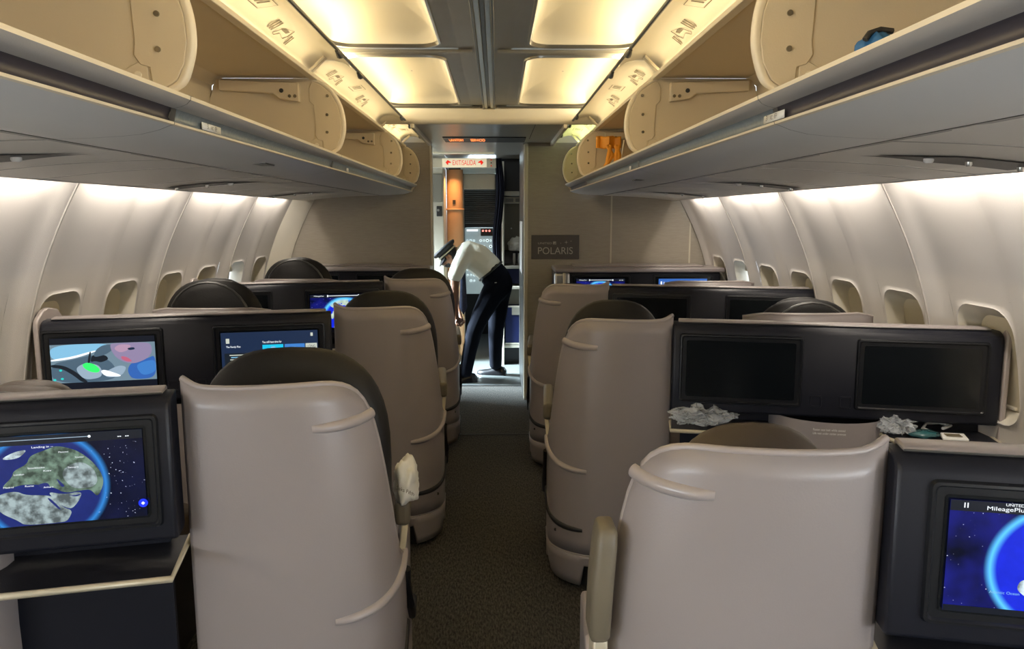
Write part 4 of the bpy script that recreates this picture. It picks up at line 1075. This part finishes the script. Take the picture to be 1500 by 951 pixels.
MB().box(.5, 1.78, 5.85, 9.2, 2.05, 2.10).build('ceiling_panel', 'dim', v)
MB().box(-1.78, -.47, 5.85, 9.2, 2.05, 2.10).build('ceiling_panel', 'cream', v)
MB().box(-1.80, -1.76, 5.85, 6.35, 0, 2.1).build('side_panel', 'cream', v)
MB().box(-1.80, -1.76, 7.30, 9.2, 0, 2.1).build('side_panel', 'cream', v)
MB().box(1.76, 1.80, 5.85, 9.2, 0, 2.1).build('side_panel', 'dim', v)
MB().box(-1.80, -1.76, 6.35, 7.30, 1.88, 2.1).build('door_header', 'cream', v)
# left cabinet and door lining, facing the cabin
cb_ = empty('crew_cabinet', (0, 0, 0), label='pale cream cabinet with a small black latch plate beside the passage at left', cat='cabinet')
MB().box(-.95, -.475, 7.35, 7.8, 0, 1.95).build('body', 'cream', cb_, bevel=.01)
MB().box(-.60, -.487, 7.335, 7.35, 1.60, 1.87).build('speaker_grille', 'dim', cb_, bevel=.006)
MB().box(-.545, -.49, 7.330, 7.35, 1.46, 1.56).build('latch_plate', 'ink', cb_, bevel=.006)
MB().disc((-.528, 7.327, 1.52), .012, 'y', .01).build('knob', 'metal', cb_)
dl = empty('door_lining_column', (0, 0, 0), label='orange lit rounded column with a small dark square, left of the cockpit', cat='column')
MB().loft([[(-.385+.085*cos(a), 7.72+.06*sin(a), z) for a in [pi*2*k/24 for k in range(24)]] for z in (.01, 1.52, 1.525, 1.54, 1.545, 1.93)]).build('column', 'orange_panel', dl, smooth=60)
MB().tube([(-.385+.088*cos(a), 7.72+.062*sin(a), 1.53) for a in [pi*2*k/24 for k in range(25)]], .010, 6).build('joint_band', 'orange_panel', dl)
MB().box(-.405, -.375, 7.652, 7.665, 1.585, 1.625).build('dark_square', 'ink', dl)
MB().box(-.505, -.485, 7.62, 7.66, 0, 1.92).build('edge_post', 'orange_panel', dl, bevel=.006)
cp = empty('cockpit_frame', (0, 0, 0), label='pale doorway header and post framing the dim cockpit blind', cat='door frame')
MB().box(-.32, .03, 7.90, 7.95, 1.74, 1.90).build('header', 'cream', cp, bevel=.01)
MB().box(-.33, .04, 7.84, 7.96, 1.90, 1.99).build('upper_panel', mat('blue_lit_white', (.55, .65, .66), .4), cp, bevel=.006)  # white upper panel, the bluish light on it mixed into its colour
MB().box(-.325, -.300, 7.88, 7.96, 0, 1.9).build('post', 'dim', cp, bevel=.004)
MB().box(-1.7, -.47, 7.95, 8.0, 0, 2.06).build('partition', 'darkbox', cp)
MB().box(.03, 1.7, 7.95, 8.0, 0, 2.06).build('partition', 'darkbox', cp)
MB().box(-1.7, 1.7, 9.15, 9.2, 0, 2.06).build('far_partition', 'darkbox', cp)
# louvred blind
bl = empty('louvred_blind', (0, 0, 0), label='grey louvred blind of narrow slats inside the cockpit doorway', cat='blind')
sl = mat('slat_grey', (.12, .135, .14), .4)
for k in range(17):
    z = 1.735-.0215*k
    MB().loft([[(x, 8.02, z), (x, 8.034, z-.006), (x, 8.034, z-.0085), (x, 8.02, z-.0025)] for x in (-.295, .025)]).build('slat', sl, bl)
MB().box(-.295, .025, 8.04, 8.05, 1.36, 1.74).build('backing', 'darkbox', bl)
# instrument panel: lit dials
ip = empty('instrument_panel', (0, 0, 0), label='bright instrument panel full of round dials beyond the bending pilot', cat='instrument panel')
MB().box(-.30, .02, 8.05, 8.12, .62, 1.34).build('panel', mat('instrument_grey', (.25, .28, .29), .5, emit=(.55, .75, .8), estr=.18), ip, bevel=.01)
MB().box(-.13, .0, 8.03, 8.05, 1.25, 1.33).build('annunciator', 'darkbox', ip)
for k in range(3): MB().disc((-.105+.035*k, 8.028, 1.305), .011, 'y', .006).build('red_light', mat('warning_glow', (.2, .02, .02), .4, emit=(1, .25, .2), estr=1.4), ip)
MB().box(-.28, -.16, 8.03, 8.05, 1.30, 1.32).build('label_strip', 'px_white', ip)
dm = mat('dial_glow', (.3, .3, .3), .4, emit=(.75, .92, .95), estr=1.0)
rnd = random.Random(4)
for i in range(8):
    for j in range(9):
        cx, cz = -.275+.036*j, 1.20-.062*i
        if rnd.random() < .15: continue
        r_ = rnd.choice((.010, .013, .016))
        d = MB(); d.tube([(cx, 8.045, cz), (cx, 8.030, cz)], r_, 12); d.build('dial', dm, ip)
        MB().disc((cx, 8.027, cz), r_*.55, 'y', .004, 8).build('dial_face', 'darkbox', ip)
# curtain
cu = MB(); rows = []
for i in range(15):
    z = 1.99-1.15*i/14; sw = .02*sin(i*.5)
    rows.append([(.025+.045*(j/12)+.028*(1-abs(1-2*i/14)*.4)*(j/12)+sw, 6.975+.018*sin(j*1.9), z) for j in range(13)])
cu.grid(rows); c_ = cu.build('curtain', 'navy', None, smooth=80, solid=.006); tag(c_, 'dark navy curtain gathered at the galley entrance, hanging beside the exit sign', 'curtain')
# galley: one unit with doors, shelves, carts are things of their own
ga = empty('galley_unit', (0, 0, 0), label='cream galley unit with shelves, right of the navy curtain', cat='galley unit')
MB().box(.095, .115, 7.2, 7.6, 0, 1.98).build('side_post', 'cream', ga, bevel=.003)
MB().box(.115, .55, 7.25, 7.6, 1.70, 1.98).build('upper_locker', 'darkbox', ga)
MB().box(.115, .55, 7.22, 7.6, 1.655, 1.70).build('shelf_rail', 'dim', ga, bevel=.006)
MB().box(.115, .55, 7.24, 7.6, 1.585, 1.645).build('latch_row', 'dim', ga, bevel=.004)
for k in range(3): MB().box(.135+.09*k, .205+.09*k, 7.232, 7.245, 1.598, 1.632).build('vent', 'metal_dark', ga)
MB().box(.115, .55, 7.50, 7.6, 1.10, 1.585).build('back_panel', 'dim', ga)
MB().disc((.19, 7.495, 1.34), .008, 'y', .01).build('knob', 'white', ga)
MB().box(.115, .55, 7.30, 7.6, 1.065, 1.12).build('tray_box', 'darkbox', ga)
MB().box(.115, .55, 7.20, 7.6, .955, .985).build('counter', 'dim', ga, bevel=.006)
for x in (.215, .265):
    MB().tube([(x, 7.28, 1.10), (x, 7.27, 1.04), (x, 7.28, .985)], [.014, .018, .012], 10).build('faucet', 'metal', ga)
MB().box(.115, .55, 7.30, 7.6, .80, .955).build('locker', 'blue', ga)
MB().box(.115, .55, 7.20, 7.6, .755, .785).build('lower_counter', 'cream', ga, bevel=.005)
MB().box(.115, .55, 7.26, 7.6, .60, .755).build('drawer', 'dim', ga, bevel=.004)
MB().box(.10, .55, 7.22, 7.6, .17, .20).build('foot_rail', 'cream', ga, bevel=.004)
MB().box(.115, .55, 7.30, 7.6, .0, .17).build('plinth', 'darkbox', ga)
ct = empty('galley_cart', (0, 0, 0), label='blue galley cart with a pale placard stowed under the counter', cat='cart')
MB().box(.125, .42, 7.225, 7.55, .205, .590).build('body', 'blue', ct, bevel=.008)
MB().box(.19, .27, 7.215, 7.226, .50, .575).build('placard', 'dim', ct)
for (za, zb) in ((.575, .59), (.205, .22)): MB().box(.122, .42, 7.218, 7.226, za, zb).build('edge_band', 'cream', ct)
sb = crumple('white_sack', (.245, 7.33, 1.125), .085, .06, .075, 'cloth', 14, 'white plastic sack slumped on the galley shelf', 'bag', .25)

# ================================================================ bending pilot
def skin_body(name, nodes, edges, m, parent, sub=2, root=0):
    """one continuous surface grown round a skeleton"""
    bm = bmesh.new()
    for a, b in edges:
        pa, ra = Vector(nodes[a][0]), nodes[a][1]; pb, rb = Vector(nodes[b][0]), nodes[b][1]
        ra = ra[0] if isinstance(ra, tuple) else ra; rb = rb[0] if isinstance(rb, tuple) else rb
        k = max(2, int((pb-pa).length/.02))
        for i in range(k+1):
            f = i/k; r_ = ra+(rb-ra)*f
            bmesh.ops.create_icosphere(bm, subdivisions=2, radius=r_, matrix=Matrix.Translation(pa.lerp(pb, f)))
    me = bpy.data.meshes.new(name); bm.to_mesh(me); bm.free()
    o = bpy.data.objects.new(name, me); C.objects.link(o)
    rm = o.modifiers.new('remesh', 'REMESH'); rm.mode = 'VOXEL'; rm.voxel_size = .0085
    sm = o.modifiers.new('smooth', 'SMOOTH'); sm.iterations = 6
    bpy.context.view_layer.update()
    ev = bpy.data.meshes.new_from_object(o.evaluated_get(bpy.context.evaluated_depsgraph_get()))
    ev.name = name; ev.shade_smooth(); bpy.data.objects.remove(o)
    ev.materials.clear(); ev.materials.append(M[m])
    o = bpy.data.objects.new(name, ev); C.objects.link(o)
    if parent: o.parent = parent
    return o
pe = empty('person', (0, 0, 0), label='pilot in white short-sleeved shirt, dark trousers and peaked cap bending over a black case', cat='person')
# body (skin) one continuous figure: pelvis, spine, neck, head, arms, legs
B = [((.00, 6.52, .93), .085), ((-.06, 6.54, 1.02), .085), ((-.15, 6.57, 1.09), .088), ((-.235, 6.60, 1.135), .085), ((-.285, 6.60, 1.145), .050), ((-.335, 6.60, 1.140), .055), ((-.375, 6.60, 1.115), .072), ((-.392, 6.60, 1.07), .058),
     ((-.245, 6.47, 1.115), .055), ((-.325, 6.44, .93), .040), ((-.325, 6.42, .81), .040), ((-.325, 6.43, .70), .030), ((-.31, 6.44, .585), .024), ((-.295, 6.45, .545), .026),
     ((-.255, 6.73, 1.105), .055), ((-.32, 6.77, .93), .042), ((-.345, 6.76, .80), .040), ((-.32, 6.70, .66), .028), ((-.29, 6.62, .57), .024), ((-.28, 6.60, .54), .026),
     ((.0, 6.47, .80), .055), ((-.155, 6.42, .47), .045), ((-.23, 6.44, .10), .034),
     ((.06, 6.59, .80), .055), ((.035, 6.64, .46), .045), ((.03, 6.74, .10), .034)]
Bed = [(0,1), (1,2), (2,3), (3,4), (4,5), (5,6), (6,7), (3,8), (8,9), (9,10), (10,11), (11,12), (12,13), (3,14), (14,15), (15,16), (16,17), (17,18), (18,19), (0,20), (20,21), (21,22), (0,23), (23,24), (24,25)]
skin_body('body', B, Bed, 'skin', pe)
# fingers closing on the case handle
fg = MB()
for hx, hy in ((-.295, 6.45), (-.28, 6.60)):
    for k in range(4):
        l = (.95, 1.05, 1.0, .8)[k]; yy = hy-.024+.016*k
        fg.tube([(hx, yy, .545), (hx+.008, yy, .520-.004*l), (hx+.022*l, yy, .507), (hx+.034*l, yy, .516), (hx+.030*l, yy, .532)], [.009, .0085, .008, .0075, .006], 8)
    fg.tube([(hx-.012, hy-.02, .56), (hx-.022, hy-.035, .54), (hx-.010, hy-.042, .520), (hx+.006, hy-.040, .512)], [.011, .0095, .009, .007], 8)
fg.build('fingers', 'skin', pe, smooth=80)
# shirt
Sh = [((-.015, 6.535, .975), (.122, .115)), ((-.05, 6.54, 1.025), (.130, .120)), ((-.13, 6.56, 1.09), (.135, .125)), ((-.205, 6.59, 1.13), (.120, .105)), ((-.262, 6.60, 1.148), .060),
      ((-.235, 6.475, 1.120), .078), ((-.285, 6.45, 1.03), .072), ((-.318, 6.44, .955), .066),
      ((-.245, 6.73, 1.110), .078), ((-.29, 6.75, 1.03), .070), ((-.315, 6.77, .955), .064)]
skin_body('shirt', Sh, [(0,1), (1,2), (2,3), (3,4), (3,5), (5,6), (6,7), (3,8), (8,9), (9,10)], 'shirt', pe)
Tr = [((.03, 6.53, .93), (.128, .125)), ((.065, 6.53, .86), (.125, .12)), ((.0, 6.47, .78), .105), ((-.09, 6.43, .62), .085), ((-.155, 6.42, .47), .074), ((-.20, 6.43, .28), .066), ((-.235, 6.44, .095), .060),
      ((.06, 6.60, .76), .105), ((.05, 6.62, .60), .088), ((.035, 6.64, .46), .076), ((.03, 6.69, .27), .066), ((.03, 6.74, .105), .060), ((.006, 6.53, .962), (.126, .115))]
skin_body('trousers', Tr, [(0,1), (1,2), (2,3), (3,4), (4,5), (5,6), (1,7), (7,8), (8,9), (9,10), (10,11), (0,12)], 'trousers', pe)
bt = MB(); rr = []
for k in range(25):
    a = 2*pi*k/24
    c = Vector((-.012, 6.533, .982)); ax1 = Vector((.80, 0, .60)).normalized(); n_ = Vector((-.6, 0, .8)).normalized()
    p = c+Vector((.765, 0, .644))*.122*cos(a)+Vector((0, 1, 0))*.122*sin(a); rr.append(p)
bt.tube(rr, .013, 6).build('belt', 'leather', pe, smooth=80)
MB().tube([(.055, 6.413, .895), (.025, 6.405, .890)], .003, 6).build('pocket_edge', 'shirt', pe)
# shoes
def shoe(x, y, d, yaw):
    m = MB(); rows = []
    for u, w, h in ((-.09, .028, .05), (-.07, .038, .075), (-.03, .040, .085), (.02, .042, .070), (.08, .047, .050), (.13, .045, .042), (.17, .034, .036), (.185, .018, .025)):
        rows.append([(x+u*cos(yaw)-w*cos(a)*sin(yaw), y+u*sin(yaw)+w*cos(a)*cos(yaw), max(.004, .004+h*max(0, sin(a)))) for a in [2*pi*k/14 for k in range(14)]])
    m.loft(rows).build('shoe', 'leather', pe, smooth=60)
shoe(-.225, 6.44, 1, R(190)); shoe(.04, 6.74, 1, R(165))
# head: hair, ear, nose, cap
def blob(name, c, r, m, parent, rot=0, sub=3):
    bm = bmesh.new(); bmesh.ops.create_icosphere(bm, subdivisions=sub, radius=1)
    mt = Matrix.Rotation(rot, 3, 'Y')
    for v in bm.verts: v.co = Vector(c)+mt@Vector((v.co.x*r[0], v.co.y*r[1], v.co.z*r[2]))
    me = bpy.data.meshes.new(name); bm.to_mesh(me); bm.free(); me.shade_smooth(); me.materials.append(M[m])
    o = bpy.data.objects.new(name, me); C.objects.link(o); o.parent = parent; return o
# head axis: from neck toward lower left; crown points to upper left
HR = R(48)
head = blob('head', (-.378, 6.60, 1.110), (.078, .070, .100), 'skin', pe, -HR)
blob('hair', (-.362, 6.60, 1.128), (.076, .074, .088), 'hair', pe, -HR)
blob('ear', (-.372, 6.527, 1.112), (.016, .010, .026), 'skin', pe, -HR)
blob('nose', (-.436, 6.60, 1.045), (.016, .012, .020), 'skin', pe, -HR)
blob('beard', (-.385, 6.60, 1.052), (.046, .052, .040), 'hair', pe, -HR)
for yy in (6.572, 6.628): blob('eye', (-.440, yy, 1.078), (.008, .011, .007), 'white', pe, -HR, 2)
MB().tube([(-.420, 6.58, 1.022), (-.424, 6.60, 1.020), (-.420, 6.62, 1.022)], .004, 6).build('mouth', 'darkbox', pe)
# peaked cap
cap = MB(); rows = []
cN = Vector((-.66, 0, .75)).normalized(); cU = Vector((-.75, 0, -.66)).normalized(); cC = Vector((-.395, 6.60, 1.140))
for h, ra, rb in ((-.012, .086, .082), (.022, .088, .084), (.030, .110, .104), (.045, .122, .116), (.058, .118, .112), (.066, .09, .085), (.068, .02, .02)):
    rows.append([cC+cN*h+cU*ra*cos(2*pi*k/28)+Vector((0, 1, 0))*rb*sin(2*pi*k/28) for k in range(28)])
cp_ = cap.loft(rows).build('cap', 'hair', pe, smooth=70)
MB().tube([cC+cN*.004+cU*.0885*cos(2*pi*k/28)+Vector((0, 1, 0))*.085*sin(2*pi*k/28) for k in range(29)], .007, 6).build('cap_band', 'gold', cp_, smooth=80)
vz = MB(); vz.grid([[cC+cN*(-.010-.035*q)+cU*(.084+.050*q*max(0, cos(a)))*cos(a)+Vector((0, 1, 0))*(.082+.01*q)*sin(a) for a in [-1.2+2.4*k/12 for k in range(13)]] for q in (0, .5, 1)])
vz.build('visor', 'leather', cp_, smooth=80, solid=.004)
# tie hanging free
MB().loft([[(-.255+dx, 6.53+dy, z) for dx, dy in ((-.5*w, 0), (0, -.006), (.5*w, 0), (0, .006))] for z, w in ((1.05, .03), (.95, .045), (.80, .058), (.66, .070), (.60, .010))]).build('necktie', mat('striped_tie', (.02, .028, .06), .6, var=.6, varscale=60), pe, smooth=40)
# black case he reaches for
cs = empty('flight_case', (-.36, 6.50, 0), label='upright black flight case at the pilot\'s feet', cat='suitcase')
MB().box(-.075, .055, -.10, .17, .035, .46).build('body', mat('case_fabric', (.010, .010, .011), .7), cs, bevel=.02, seg=3)
MB().tube([(.0, -.05, .455), (.0, -.05, .512), (.0, .13, .512), (.0, .13, .455)], .008, 8).build('handle', 'black', cs)
for yy in (-.08, .15): MB().disc((-.01, yy, .022), .022, 'y', .02).build('wheel', 'black', cs)
